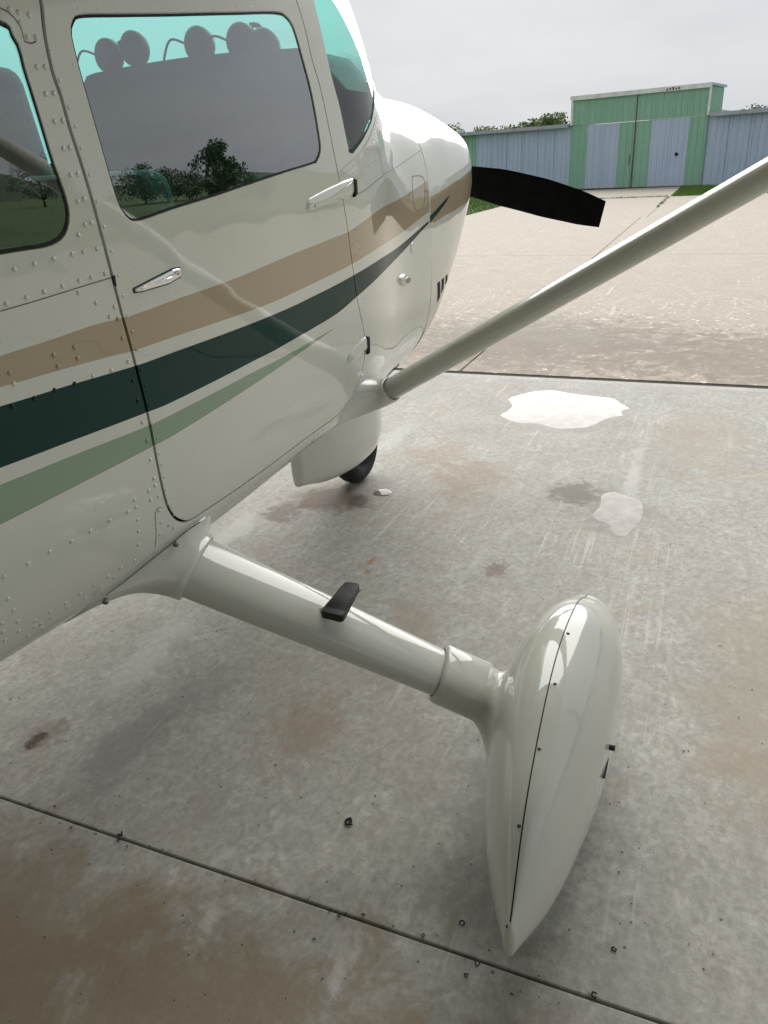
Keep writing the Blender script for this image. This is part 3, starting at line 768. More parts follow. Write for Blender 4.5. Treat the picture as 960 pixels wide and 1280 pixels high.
door_px = [(46, -20), (51, 0), (56, 45), (66, 92), (75, 117), (87, 160), (100, 200), (115, 250), (130, 306), (140, 345), (152, 392), (165, 440), (184, 516), (197, 582), (206, 622), (214, 641), (224, 650), (237, 650),
           'line', (400, 535), (420, 520), (438, 497), (450, 472), (456, 442), (455, 417), (446, 372), (437, 305), (429, 252), (424, 225), (415, 180), (400, 109), (390, 75), (380, 32), (370, 0), (361, -22), (345, -34), (300, -37), (200, -37), (100, -37), (60, -35)]
dwin_px = [(88, 32), (91, 24), (100, 17), (150, 16), (240, 15), (300, 14), (345, 14), (357, 19), (367, 34), (377, 67), (390, 117), (399, 168), (401, 187), (397, 200), (387, 207), (295, 237), (220, 261), (200, 268), (172, 277), (161, 274), (150, 260), (140, 232), (117, 152), (100, 92), (89, 48)]
awin_px = [(0, 24), (12, 36), (25, 58), (32, 85), (42, 117), (55, 160), (67, 200), (80, 236), (87, 262), (86, 284), (77, 300), (60, 309), (30, 314), (0, 319), ('xz', -0.72, 1.418), ('xz', -0.88, 1.415), ('xz', -1.02, 1.42), ('xz', -1.10, 1.46), ('xz', -1.12, 1.55), ('xz', -1.03, 1.70), ('xz', -0.86, 1.77), ('xz', -0.68, 1.785)]
wsh_px = [(392, 0), (412, 85), (425, 135), (435, 183), (440, 190), (452, 174), (461, 156), (466, 139), ('xt', 1.18, 38), ('xt', 1.38, 48), ('xt', 1.47, 62), ('xt', 1.50, 76), ('xt', 1.51, 90)]

_k = door_px.index('line'); _a, _b = hit(door_px[_k - 1]), hit(door_px[_k + 1])
_dh = np.vstack([hits(door_px[:_k]), [_a + (_b - _a) * t for t in (0.12, 0.25, 0.4, 0.55, 0.7, 0.85)], hits(door_px[_k + 1:])])
L_door = resample(catmull(_dh, 8, True), 0.011, True)
L_dwin = resample(catmull(hits(dwin_px), 8, True), 0.010, True)
L_awin = resample(catmull(hits(awin_px), 8, True), 0.011, True)
ws_base = catmull(hits(wsh_px[4:]), 8); ws_left = catmull(hits([(384, -40)] + wsh_px[:5]), 8)
ws_top = np.array([hit(('xt', 0.56, a)) for a in (90, 84, 78, 72, 66)] )
L_ws = resample(np.vstack([ws_left[:-1], ws_base, ws_top]), 0.013, True)
L_ws[:, 1] = np.minimum(L_ws[:, 1], KT * math.pi / 2)

def stripe(px):
    d = hits(px); d = d[np.argsort(d[:, 0])]
    sl = (d[2] - d[0]) / (d[2, 0] - d[0, 0])
    d = np.vstack([d[0] + sl * (-1.5 - d[0, 0]), d[0] + sl * (-1.1 - d[0, 0]), d])
    return resample(catmull(d, 8), 0.015)
tan_t = stripe([(0, 445), (60, 426), (115, 407), (165, 394), (220, 374), (275, 355), (355, 322), (412, 299), (450, 280), (505, 245), (534, 226), (545, 221), (565, 214), (584, 208)])
tan_b = stripe([(0, 484), (70, 464), (140, 445), (165, 439), (220, 420), (322, 385), (360, 369), (400, 350), (442, 329), (482, 304), (520, 277), (536, 265), (550, 255)])
gr_t = stripe([(0, 508), (85, 482), (170, 457), (220, 439), (340, 394), (392, 370), (442, 344), (500, 307), (536, 276)])
gr_b = stripe([(0, 585), (90, 551), (182, 516), (220, 500), (315, 452), (350, 434), (415, 396), (447, 370), (487, 332), (517, 300), (537, 278)])
lg_t = stripe([(0, 606), (92, 569), (185, 532), (240, 505), (307, 470), (367, 439), (420, 409)])
lg_b = stripe([(0, 656), (92, 609), (185, 561), (220, 542), (287, 500), (340, 465), (392, 429), (420, 409)])
cowl_band = resample(hits([(537, 247), (550, 239), (566, 228), (589, 212), (588, 236), (584, 252), (572, 260), (556, 269), (543, 278), (538, 278)]), 0.015, True)
cowl_tip = resample(hits([(537, 270), (544, 263), (552, 254), (562, 243), (558, 252), (547, 267), (537, 279)]), 0.008, True)
BANDS = [(tan_t, tan_b, 1), (gr_t, gr_b, 2), (lg_t, lg_b, 3)]
XFW = 1.62
def bandmat(c):
    m = np.zeros(len(c), int)
    for top, bot, k in BANDS:
        xr0, xr1 = max(top[0, 0], bot[0, 0]), min(top[-1, 0], bot[-1, 0])
        tt = np.interp(c[:, 0], top[:, 0], top[:, 1]); bb = np.interp(c[:, 0], bot[:, 0], bot[:, 1])
        m[(c[:, 0] < xr1) & (c[:, 1] < tt) & (c[:, 1] > bb)] = k
    return m
def clip(L, x0, x1):
    L = np.asarray(L); return L[(L[:, 0] > x0 + .003) & (L[:, 0] < x1 - .003)]
G = 0.0032
dO, dI = offset_loop(L_door, G), offset_loop(L_door, -G)
TH = KT * math.pi / 2
L_wsc = L_ws[L_ws[:, 1] < TH - 0.004]
lines = [clip(l, -1.5, XFW) for l in (tan_t, tan_b, gr_t, gr_b, lg_t, lg_b)]
DV, DF = cdt([dO, dI, L_dwin, L_awin, L_ws], lines, (-1.5, XFW), (-TH, TH), 0.034)
cen = DV[DF].mean(1)
i_dI, i_dO, i_dw, i_aw, i_ws = [inpoly(cen, l) for l in (dI, dO, L_dwin, L_awin, L_ws)]
fmat = bandmat(cen)
sel_door = i_dI & ~i_dw; sel_skin = ~i_dO & ~i_aw & ~i_ws
doors = []
for mir in (False, True):
    sk = panel('fuselage_skin', DV, DF[sel_skin], HULLMATS, AP, fmat[sel_skin], mirror=mir)
    dr = panel('cabin_door', DV, DF[sel_door], HULLMATS, AP, fmat[sel_door], mirror=mir, off=0.0008)
    panel('door_window', DV, DF[i_dw], M_GLASS, dr, off=-0.0025, rim=0, mirror=mir)
    strip('window_seal', L_dwin, 0.0045, 0.004, -0.0015, M_SEAL, dr, mir, -0.004)
    aw = panel('aft_window', DV, DF[i_aw], M_GLASS, AP, off=-0.0025, rim=0, mirror=mir)
    strip('window_seal', L_awin, 0.006, 0.004, -0.0012, M_SEAL, aw, mir, -0.004)
    strip('door_seal', L_door, 0.013, 0.013, -0.011, M_SEAL, AP, mir)
    doors.append((sk, dr))
SKIN, DOOR = doors[0]
# windshield: both halves in one pane
wsF = DF[i_ws]; used = np.unique(wsF); mp = -np.ones(len(DV), int); mp[used] = np.arange(len(used))
Pw = hullD(DV[used], -0.001); Nw = hullN(DV[used][:, 0], DV[used][:, 1] / KT); fw = mp[wsF]
a_ = Pw[fw[:, 1]] - Pw[fw[:, 0]]; b_ = Pw[fw[:, 2]] - Pw[fw[:, 0]]; fl = np.sum(np.cross(a_, b_) * Nw[fw[:, 0]], -1) < 0; fw[fl] = fw[fl][:, ::-1]
WS = mesh('windshield', np.vstack([Pw, Pw * [1, -1, 1]]), [tuple(f) for f in fw] + [tuple(f[::-1] + len(Pw)) for f in fw], M_WSGLASS, AP, normals=np.vstack([Nw, Nw * [1, -1, 1]]))
wb = resample(np.vstack([hits([(436, 188)]), ws_base]), 0.012)
for mir in (False, True): ribbon('windshield_seal', [wb], 0.007, 0.0012, M_SEAL, WS, mir)

# tail cone behind the cabin
xs_ = np.linspace(-6.0, -1.5, 22); ths = np.linspace(-math.pi, math.pi, 65)[:-1]
rings = [list(hullS(np.full(len(ths), x), ths)) for x in xs_]
V, Fc = loft(rings); recalc(mesh('tail_cone', V, Fc, M_CREAM, AP))

# engine cowl
xs_ = np.concatenate([[XFW + 0.005], np.linspace(XFW + 0.03, 2.6, 24)])
CV, CF = cdt([cowl_band, cowl_tip], [], (XFW + 0.005, 2.6), (-TH, TH), 0.028)
cc = CV[CF].mean(1); cm = np.zeros(len(cc), int); cm[inpoly(cc, cowl_band)] = 1; cm[inpoly(cc, cowl_tip)] = 2
cowls = [panel('engine_cowl', CV, CF, HULLMATS, AP, cm, mirror=mir, off=0.0015) for mir in (False, True)]
rings = []
s26 = hullS(np.full(len(ths), 2.6), ths); c26 = np.array([2.6, 0, 1.37])
for t, k in ((0.0, 1.0), (0.25, 0.985), (0.5, 0.945), (0.75, 0.87), (0.92, 0.78), (1.0, 0.66)):
    rings.append(list(c26 + (s26 - c26) * k + np.array([0.075 * t, 0, 0])))
rings.append(list(c26 + (s26 - c26) * 0.45 + np.array([0.06, 0, 0])))
V, Fc = loft(rings); recalc(mesh('nose_bowl', V, Fc, M_CREAM, AP))
rg = []
for x, k in ((XFW + 0.0, 1.0), (XFW + 0.012, 1.0)):
    P = hullS(np.full(len(ths), XFW), ths); nn = hullN(np.full(len(ths), XFW), ths); q = P - nn * 0.004; q[:, 0] = x - 0.003; rg.append(list(q))
V, Fc = loft(rg, False); mesh('cowl_gap', V, Fc, M_SEAL, AP)
for (px) in ([(546, 354), (549.5, 351), (549.5, 371), (546, 378)], [(551.5, 349.5), (554.5, 346.5), (554, 360), (551, 367)], [(556.5, 345), (559, 342.5), (558.5, 350), (556, 356)]):
    plate('louver', px, 0.0012, 0.003, 0.002, M_SEAL, cowls[0], 0, 0.006)
plate('cowl_flap_opening', [(478, 476), (490, 464), (500, 456), (501, 462), (496, 470)], 0.001, 0.005, 0.002, M_SEAL, SKIN, 0, 0.01)
# hatch, fastener, vents on the forward skin
hatch = [(515, 224), (519, 220), (528, 221), (531, 230), (530, 255), (525, 262), (520, 262), (517, 252)]
hl = resample(catmull(hits(hatch), 4, True), 0.006, True); ribbon('oil_hatch_seam', [np.vstack([hl, hl[:1]])], 0.003, 0.0006, M_SEAM, SKIN)
plate('drain_boss', [(498, 350), (500, 344), (505, 342), (509, 347), (508, 354), (504, 358), (500, 356)], 0.0, 0.012, 0.010, M_CREAM, SKIN, dome=0.004)
plate('drain_opening', [(502, 350), (504, 346), (508, 347), (508, 352), (505, 354)], 0.012, 0.018, 0.004, M_STEEL, SKIN)
plate('fastener_cover', [(513, 306), (516, 303), (518, 308), (517, 315), (514, 316)], 0.0, 0.003, 0.004, M_CREAM, SKIN)

# seams (lap joints)
def sline(px): return resample(catmull(hits(px), 6), 0.012)
for l in ([(0, 389), (45, 376), (90, 362), (139, 347)], [(0, 10), (14, 18), (26, 34), (32, 54), (45, 52)],
      [(194, 684), (195, 660), (194, 643), (197, 635), (202, 635)], [(470, 176), (475, 196), (479, 219)], [(479, 219), (500, 206), (526, 188)], [(442, 245), (460, 235), (479, 220)]): ribbon('panel_seam', [sline(l)], 0.0016, 0.0003, M_SEAM, SKIN)
ribbon('lap_edge', [sline([(427, 214), (436, 205), (450, 192), (462, 172), (469, 152), (472, 138)])], 0.004, 0.0012, M_CREAM, SKIN)

# rivets
rv_aft = [(46, 84), (56, 84), (57, 118), (67, 117), (68, 152), (78, 151), (79, 186), (87, 185), (88, 219), (97, 218), (97, 252), (105, 249), (106, 281), (114, 279), (98, 294), (12, 12), (23, 16), (36, 19), (25, 29), (34, 47), (45, 47),
  (18, 337), (43, 330), (67, 324), (90, 318), (104, 315), (121, 311), (8, 380), (33, 372), (55, 365), (78, 358), (99, 351), (114, 347), (131, 342), (98, 366), (120, 379), (137, 396), (143, 384), (147, 399), (153, 423),
  (12, 466), (17, 480), (67, 444), (72, 458), (93, 434), (97, 448), (15, 508), (43, 498), (68, 488), (93, 480), (116, 470), (139, 463), (160, 452), (166, 476), (172, 501), (178, 528), (184, 551), (188, 575), (192, 598), (194, 607), (186, 614), (188, 625), (198, 621),
  (5, 721), (35, 705), (62, 690), (89, 677), (113, 664), (137, 651), (160, 640), (168, 625), (170, 634), (172, 650), (173, 664), (173, 681), (168, 701), (151, 710), (135, 721), (118, 731), (100, 742), (82, 754), (62, 765), (44, 776),
  (10, 749), (17, 763), (22, 777), (23, 789), (4, 790), (2, 779), (6, 800), (44, 783), (51, 780), (52, 785), (65, 772), (85, 759), (106, 747), (199, 638), (201, 653), (200, 668), (211, 657), (217, 660), (35, 795), (143, 722), (126, 734)]
rv_door_col = [(63, 66), (74, 101), (86, 135), (94, 158), (101, 185), (112, 219), (121, 252), (130, 284), (139, 314), (148, 345), (154, 370), (159, 395), (165, 415), (170, 437), (176, 462), (181, 482), (186, 506), (191, 529), (196, 548), (199, 567), (202, 581), (205, 596), (207, 612), (210, 629), (218, 643), (228, 646)]
rv_door = [(97, 11), (122, 11), (146, 11), (169, 11), (190, 10), (211, 10), (231, 10), (249, 10), (267, 10), (284, 10), (298, 9), (314, 9), (328, 9), (342, 9), (356, 11), (84, 40), (92, 81), (105, 122), (117, 163), (128, 201), (138, 239), (152, 270), (174, 282),
  (197, 276), (217, 269), (235, 265), (252, 258), (269, 253), (285, 248), (301, 242), (316, 236), (331, 231), (344, 226), (357, 222), (369, 218), (381, 214), (392, 208), (402, 195), (404, 170), (399, 146), (394, 120), (387, 92), (380, 60), (372, 32), (404, 130), (408, 150), (413, 172), (418, 190), (421, 205),
  (168, 334), (182, 329), (195, 324), (208, 319), (220, 315), (166, 347), (166, 351), (224, 327), (235, 338), (229, 352), (228, 360), (220, 365), (211, 368), (203, 373), (193, 376), (245, 334), (255, 331), (264, 326), (272, 323), (285, 335), (276, 353), (295, 319), (305, 302), (351, 310), (315, 287), (323, 271), (346, 281), (395, 267), (401, 275), (408, 279), (414, 283), (330, 262),
  (267, 373), (281, 379), (296, 382), (309, 384), (322, 385), (335, 387), (347, 388), (355, 334), (358, 355), (413, 340), (405, 347), (398, 359), (392, 373), (357, 379), (230, 427), (245, 427), (260, 428), (274, 428), (287, 428), (300, 429), (312, 430), (322, 435), (315, 453), (386, 391), (395, 394), (405, 396), (420, 377),
  (229, 506), (287, 500), (305, 469), (297, 484), (342, 465), (377, 435), (367, 453), (387, 436), (396, 436), (405, 436), (414, 437), (422, 438), (373, 468), (378, 482), (383, 495), (332, 479), (350, 479), (356, 493), (361, 507), (363, 523), (323, 494), (313, 510), (304, 527), (293, 543), (282, 561), (276, 515), (266, 532), (255, 547), (242, 566), (237, 547), (412, 474), (405, 492), (397, 503), (418, 457), (320, 554), (308, 562), (296, 570), (331, 546), (343, 539), (353, 532)]
def row(a, b, n): return [tuple(np.array(a) + (np.array(b) - np.array(a)) * i / (n - 1)) for i in range(n)]
rv_sill = row((284, 620), (404, 538), 22) + row((282, 632), (412, 538), 30) + row((295, 630), (418, 535), 28)
rv_fwd = row((441, 262), (446, 300), 4) + row((441, 305), (455, 372), 6) + row((450, 385), (458, 425), 4) + row((448, 292), (452, 330), 5) + row((427, 219), (441, 208), 6) + row((443, 206), (463, 183), 8) + row((465, 178), (474, 140), 10) + row((432, 222), (470, 200), 9) + row((484, 196), (487, 210), 3) + row((523, 188), (535, 232), 6) + row((486, 216), (530, 190), 9) + row((541, 205), (545, 240), 4) + row((541, 290), (543, 345), 5) + row((533, 290), (532, 370), 6)
domes('rivets', hits(rv_aft), 0.0046, 0.0027, M_CREAM, SKIN)
domes('rivets', hits(rv_door_col), 0.0040, 0.0023, M_CREAM, DOOR)
domes('rivets', hits(rv_door), 0.0031, 0.0013, M_CREAM, DOOR)
domes('rivets', hits(rv_sill), 0.0028, 0.0012, M_CREAM, SKIN)
domes('rivets', hits(rv_fwd), 0.0026, 0.0012, M_CREAM, SKIN)

# door handle: chrome paddle in a sunken dark surround
hd = [(165, 360), (166, 367), (176, 366), (210, 356), (226, 347), (225, 333), (214, 335), (190, 347)]
plate('handle_recess', hd, 0.0002, 0.0015, 0.0015, M_SEAL, DOOR, 0, 0.004)
hd2 = [(167, 361), (168, 365.5), (177, 364), (209, 354.5), (223.5, 346), (223, 335), (214, 337), (191, 348.5)]
plate('door_handle', hd2, 0.001, 0.0065, 0.003, M_CHROME, DOOR, 0, 0.004, mid=[(0.0012, 0.0068), (0.0042, 0.0045), (0.006, 0.006)])
# hinges
def hinge(px, h):
    o = plate('hinge', px, 0.0, h, 0.010, M_CREAM, DOOR, 3, 0.004, mid=[(0.002, h * .45), (0.005, h * .85), (0.009, h)], dome=0.003); return o
hinge([(383, 255), (386, 248), (412, 234), (438, 223), (441, 226), (441, 243), (430, 249), (405, 257), (388, 264), (383, 262)], 0.006)
hinge([(434, 448), (437, 440), (448, 428), (456, 421), (458, 424), (458, 437), (450, 443), (441, 452), (435, 454)], 0.006)
ribbon('hinge_rib', [sline([(391, 257), (412, 247), (436, 237)])], 0.010, 0.0085, M_CREAM, DOOR)
plate('hinge_knuckle', [(440, 224), (443, 223), (444, 243), (441, 247)], 0.0, 0.010, 0.002, M_SEAL, SKIN, 0, 0.004)
plate('hinge_knuckle', [(456.5, 421), (459.5, 420), (460, 441), (457.5, 443)], 0.0, 0.009, 0.002, M_SEAL, SKIN, 0, 0.004)
# latch notch at the aft door edge
plate('door_striker', [(139, 345), (143, 344), (145, 358), (142, 357)], 0.001, 0.0025, 0.001, M_SEAL, SKIN, 0, 0.004)

# ------------------------------------------------------------------ cabin interior
def ihull(x, y):          # height of the fuselage top above (x, y)
    s = interp(HX, HT, np.array(x)); q = max(0.0, 1 - min(1.0, abs(y) / s[0]) ** s[4]) ** (1 / s[4]); return s[1] + (s[2] - s[1]) * q
V, Fc = [], []; gx = np.linspace(0.86, 1.46, 15); gy = np.linspace(-0.53, 0.53, 31)
for x in gx:
    for y in gy:
        top = ihull(x, y) - 0.05
        V.append((x, y, min(1.845 + 0.02 * math.cos(y * 3) - 0.10 * max(0, (abs(y) - 0.42)) / 0.1, top)))
for i in range(len(gx) - 1):
    for j in range(len(gy) - 1): Fc.append((i * 31 + j, (i + 1) * 31 + j, (i + 1) * 31 + j + 1, i * 31 + j + 1))
o = len(V)
for y in gy: V.append((0.87, y, 1.25))
for j in range(30): Fc.append((j, j + 1, o + j + 1, o + j))
recalc(mesh('instrument_panel', V, Fc, M_GLARE, AP))
# lining below the windows, roof lining, floor
thl = np.concatenate([np.linspace(rad(-178), rad(-150), 6)])
xs_ = np.linspace(-1.45, 1.40, 40)
for mir in (1, -1):
    tt = np.linspace(rad(-88), rad(8), 22); V = []; Fc = []
    for x in xs_:
        P = hullS(np.full(len(tt), x), tt) - hullN(np.full(len(tt), x), tt) * 0.035; V += list(P * [1, mir, 1])
    for i in range(len(xs_) - 1):
        for j in range(len(tt) - 1): Fc.append((i * 22 + j, (i + 1) * 22 + j, (i + 1) * 22 + j + 1, i * 22 + j + 1))
    mesh('side_lining', V, Fc, M_INT, AP)
tt = np.linspace(rad(58), rad(122), 22); V = []; Fc = []; xr_ = np.linspace(-1.45, 0.54, 20)
for x in xr_: V += list(hullS(np.full(22, x), tt) - hullN(np.full(22, x), tt) * 0.03)
for i in range(19):
    for j in range(21): Fc.append((i * 22 + j, (i + 1) * 22 + j, (i + 1) * 22 + j + 1, i * 22 + j + 1))
mesh('roof_lining', V, Fc, M_INT, AP)
box('cabin_floor', (-1.45, 1.4, -0.46, 0.46, 0.80, 0.83), M_INT, AP)
box('rear_bulkhead', (-1.47, -1.45, -0.5, 0.5, 0.8, 2.0), M_INT, AP)
for y in (-0.27, 0.27):
    for x, hh in ((0.05 if y < 0 else 0.27, 1.52 if y < 0 else 1.78), (-0.95, 1.50)):
        st = bpy.data.objects.new('seat', None); link(st, AP)
        bevel_obj(box('seat_cushion', (x - 0.02, x + 0.46, y - 0.21, y + 0.21, 1.02, 1.16), M_SEAT, st), 0.04, 3)
        V, Fc = boxgeo(-0.055, 0.055, -0.21, 0.21, 0.0, hh - 1.10); ob = mesh('seat_back', V, Fc, M_SEAT, st, smooth=False, loc=(x, y, 1.12)); ob.rotation_euler = (0, rad(-9), 0); bevel_obj(ob, 0.045, 4)
        box('seat_base', (x + 0.03, x + 0.40, y - 0.17, y + 0.17, 0.83, 1.02), M_INT, st)
# shoulder belts hanging beside the aft window
for (a, b_) in (((-0.30, 0.50, 1.95), (-0.55, 0.47, 1.35)), ((-0.10, 0.50, 1.95), (-0.50, 0.47, 1.35))):
    A, B = np.array(a), np.array(b_); wv_ = np.array([0.022, 0, 0.0]); tck = np.array([0, 0.0015, 0])
    V = [A - wv_, A + wv_, B + wv_, B - wv_]; V = [v + tck for v in V] + [v - tck for v in V]
    mesh('shoulder_belt', V, [(0, 1, 2, 3), (7, 6, 5, 4), (0, 4, 5, 1), (1, 5, 6, 2), (2, 6, 7, 3), (3, 7, 4, 0)], M_INT, AP, smooth=False)
# yokes
for y in (-0.27, 0.27):
    yk = bpy.data.objects.new('control_yoke', None); link(yk, AP)
    V, Fc = tube([(0.88, y, 1.50), (0.70, y, 1.50)], 0.014, 10); mesh('yoke_shaft', V, Fc, M_STEEL, yk)
    V, Fc = tube([(0.68, y - 0.15, 1.60), (0.69, y - 0.15, 1.50), (0.70, y - 0.08, 1.47), (0.70, y, 1.48), (0.70, y + 0.08, 1.47), (0.69, y + 0.15, 1.50), (0.68, y + 0.15, 1.60)], 0.015, 10); mesh('yoke_grip', V, Fc, M_BLACK, yk)

# ------------------------------------------------------------------ propeller
PX = 2.78
pr = bpy.data.objects.new('propeller', None); link(pr, AP)
hub = np.array([PX, 0.0, 1.49]); tip = at(0, (753, 268), PX); bd = tip - hub; Rp = np.linalg.norm(bd); bd /= Rp
def blade(dirv, name, tip_cut=True):
    side = np.cross([1.0, 0, 0], dirv); side /= np.linalg.norm(side); rings = []
    for s_ in np.linspace(0.08, 1.0, 26):
        ch = np.interp(s_, [0.08, 0.2, 0.32, 0.5, 0.72, 0.9, 1.0], [0.10, 0.13, 0.178, 0.21, 0.205, 0.172, 0.135])
        th_ = np.interp(s_, [0.08, 0.2, 0.4, 0.7, 1.0], [0.08, 0.05, 0.026, 0.014, 0.007]); pit = rad(np.interp(s_, [0, 0.3, 1], [55, 32, 14]))
        cdir = side * math.cos(pit) + np.array([1.0, 0, 0]) * math.sin(pit); ndir = np.cross(dirv, cdir)
        c0 = hub + dirv * Rp * s_ + side * (-0.02 * math.sin(math.pi * s_))
        rings.append([c0 + cdir * ch / 2 * math.cos(a) + ndir * th_ / 2 * math.sin(a) for a in np.linspace(0, 2 * math.pi, 20, endpoint=False)])
    V, Fc = loft(rings); return recalc(mesh(name, V, Fc, M_PROP, pr))
blade(bd, 'blade'); blade(-bd, 'blade')
rings = [[(PX + dx_, r * math.cos(a), 1.49 + r * math.sin(a)) for a in np.linspace(0, 2 * math.pi, 28, endpoint=False)] for dx_, r in ((-0.10, .16), (-0.02, .165), (0.06, .155), (0.14, .125), (0.21, .08), (0.25, .03), (0.258, .006))]
V, Fc = loft(rings); recalc(mesh('spinner', V, Fc, M_CREAM, pr))

# ------------------------------------------------------------------ wings and struts
def airfoil(n=22):
    t = np.linspace(0, 2 * math.pi, n, endpoint=False); x = 0.5 + 0.5 * np.cos(t)
    y = 0.6 * (0.2969 * np.sqrt(x) - 0.126 * x - 0.3516 * x ** 2 + 0.2843 * x ** 3 - 0.1015 * x ** 4)
    return x, np.where(np.sin(t) >= 0, y * 1.25, -y * 0.65)
ax_, ay_ = airfoil(36)
for s_ in (-1, 1):
    rings = []
    for y, ch, z, le in ((0.50, 1.72, 2.24, 0.86), (2.9, 1.72, 2.30, 0.86), (5.6, 1.20, 2.38, 0.70)):
        rings.append([(le - ch * a, s_ * y, z + ch * b_) for a, b_ in zip(ax_, ay_)])
    V, Fc = loft(rings); recalc(mesh('wing', V, Fc, M_CREAM, AP))
S0 = np.array([0.85, -0.585, 0.782]); S1 = at(0, (960, 218), 0.80)
sd_ = (S1 - S0) / np.linalg.norm(S1 - S0); S2 = S0 + sd_ * (2.20 - S0[2]) / sd_[2]
def strut_ring(c, ch, th_, n=26, k=1.0):
    cdir = np.array([1.0, 0, 0.0]); cdir -= sd_ * (cdir @ sd_); cdir /= np.linalg.norm(cdir); nd = np.cross(sd_, cdir)
    return [c + cdir * ch / 2 * (math.cos(a) * 0.9 + 0.10 * math.cos(2 * a)) + nd * th_ / 2 * math.sin(a) * (0.86 + 0.14 * math.cos(a)) for a in np.linspace(0, 2 * math.pi, n, endpoint=False)]
for s_ in (-1, 1):
    rings = [strut_ring(S0 + (S2 - S0) * t, 0.135, 0.088) for t in np.linspace(0.02, 1, 12)]
    V, Fc = loft(rings); V = [np.array(v) * [1, -s_ * -1 if s_ == -1 else -1, 1] for v in V] if s_ == 1 else V
    recalc(mesh('wing_strut', V, Fc, M_CREAM_SHADED, AP))
# strut cuff: fuselage footprint -> strut
foot = resample(catmull(hits([(417, 533), (419, 524), (430, 507), (445, 486), (458, 474), (468, 470), (473, 474), (474, 490), ('xt', 0.98, -50), ('xt', 0.86, -56), ('xt', 0.70, -56)]), 6, True), 0.5 / 40, True)
k_ = len(foot); fp = hullD(foot, -0.004)
tgt0 = np.array(strut_ring(S0 + sd_ * 0.07, 0.150, 0.102, k_))
best = min(range(k_), key=lambda r: np.sum((np.roll(tgt0, r, 0) - fp) ** 2)); best_r = min(range(k_), key=lambda r: np.sum((np.roll(tgt0[::-1], r, 0) - fp) ** 2))
A = np.roll(tgt0, best, 0); B = np.roll(tgt0[::-1], best_r, 0); tgt = A if np.sum((A - fp) ** 2) < np.sum((B - fp) ** 2) else B
rings = []
for t in np.linspace(0, 1, 9):
    dlt = tgt - fp; par = (dlt @ sd_)[:, None] * sd_; per = dlt - par
    rings.append(list(fp + par * t + per * (1 - (1 - t) ** 2.0)))
c_ = np.mean(tgt, 0); rings.append(list(c_ + (tgt - c_) * 0.90 + sd_ * 0.004)); 
V, Fc = loft(rings, False); recalc(mesh('strut_cuff', V, Fc, M_CREAM_SHADED, AP))

# ------------------------------------------------------------------ main gear
def sup(a, n):
    c, s = math.cos(a), math.sin(a); r = (abs(c) ** n + abs(s) ** n) ** (-1 / n); return c * r, s * r
RC = at(1, (246, 709), -0.575); EC = at(1, (552, 842), -1.12)
ld = (EC - RC) / np.linalg.norm(EC - RC)
cx_ = np.array([1.0, 0, 0.10]); cx_ -= ld * (cx_ @ ld); cx_ /= np.linalg.norm(cx_); cz_ = np.cross(ld, cx_); cz_ *= np.sign(cz_[2])
def legring(c, ch, th_, n=36, e=2.4):
    R_ = []
    for a in np.linspace(0, 2 * math.pi, n, endpoint=False):
        u_, v_ = sup(a, e); R_.append(c + cx_ * u_ * ch / 2 + cz_ * v_ * th_ / 2)
    return R_
CH0, CH1, TK0, TK1 = 0.178, 0.132, 0.090, 0.070
def legP(t): return RC + (EC - RC) * t
gears = []
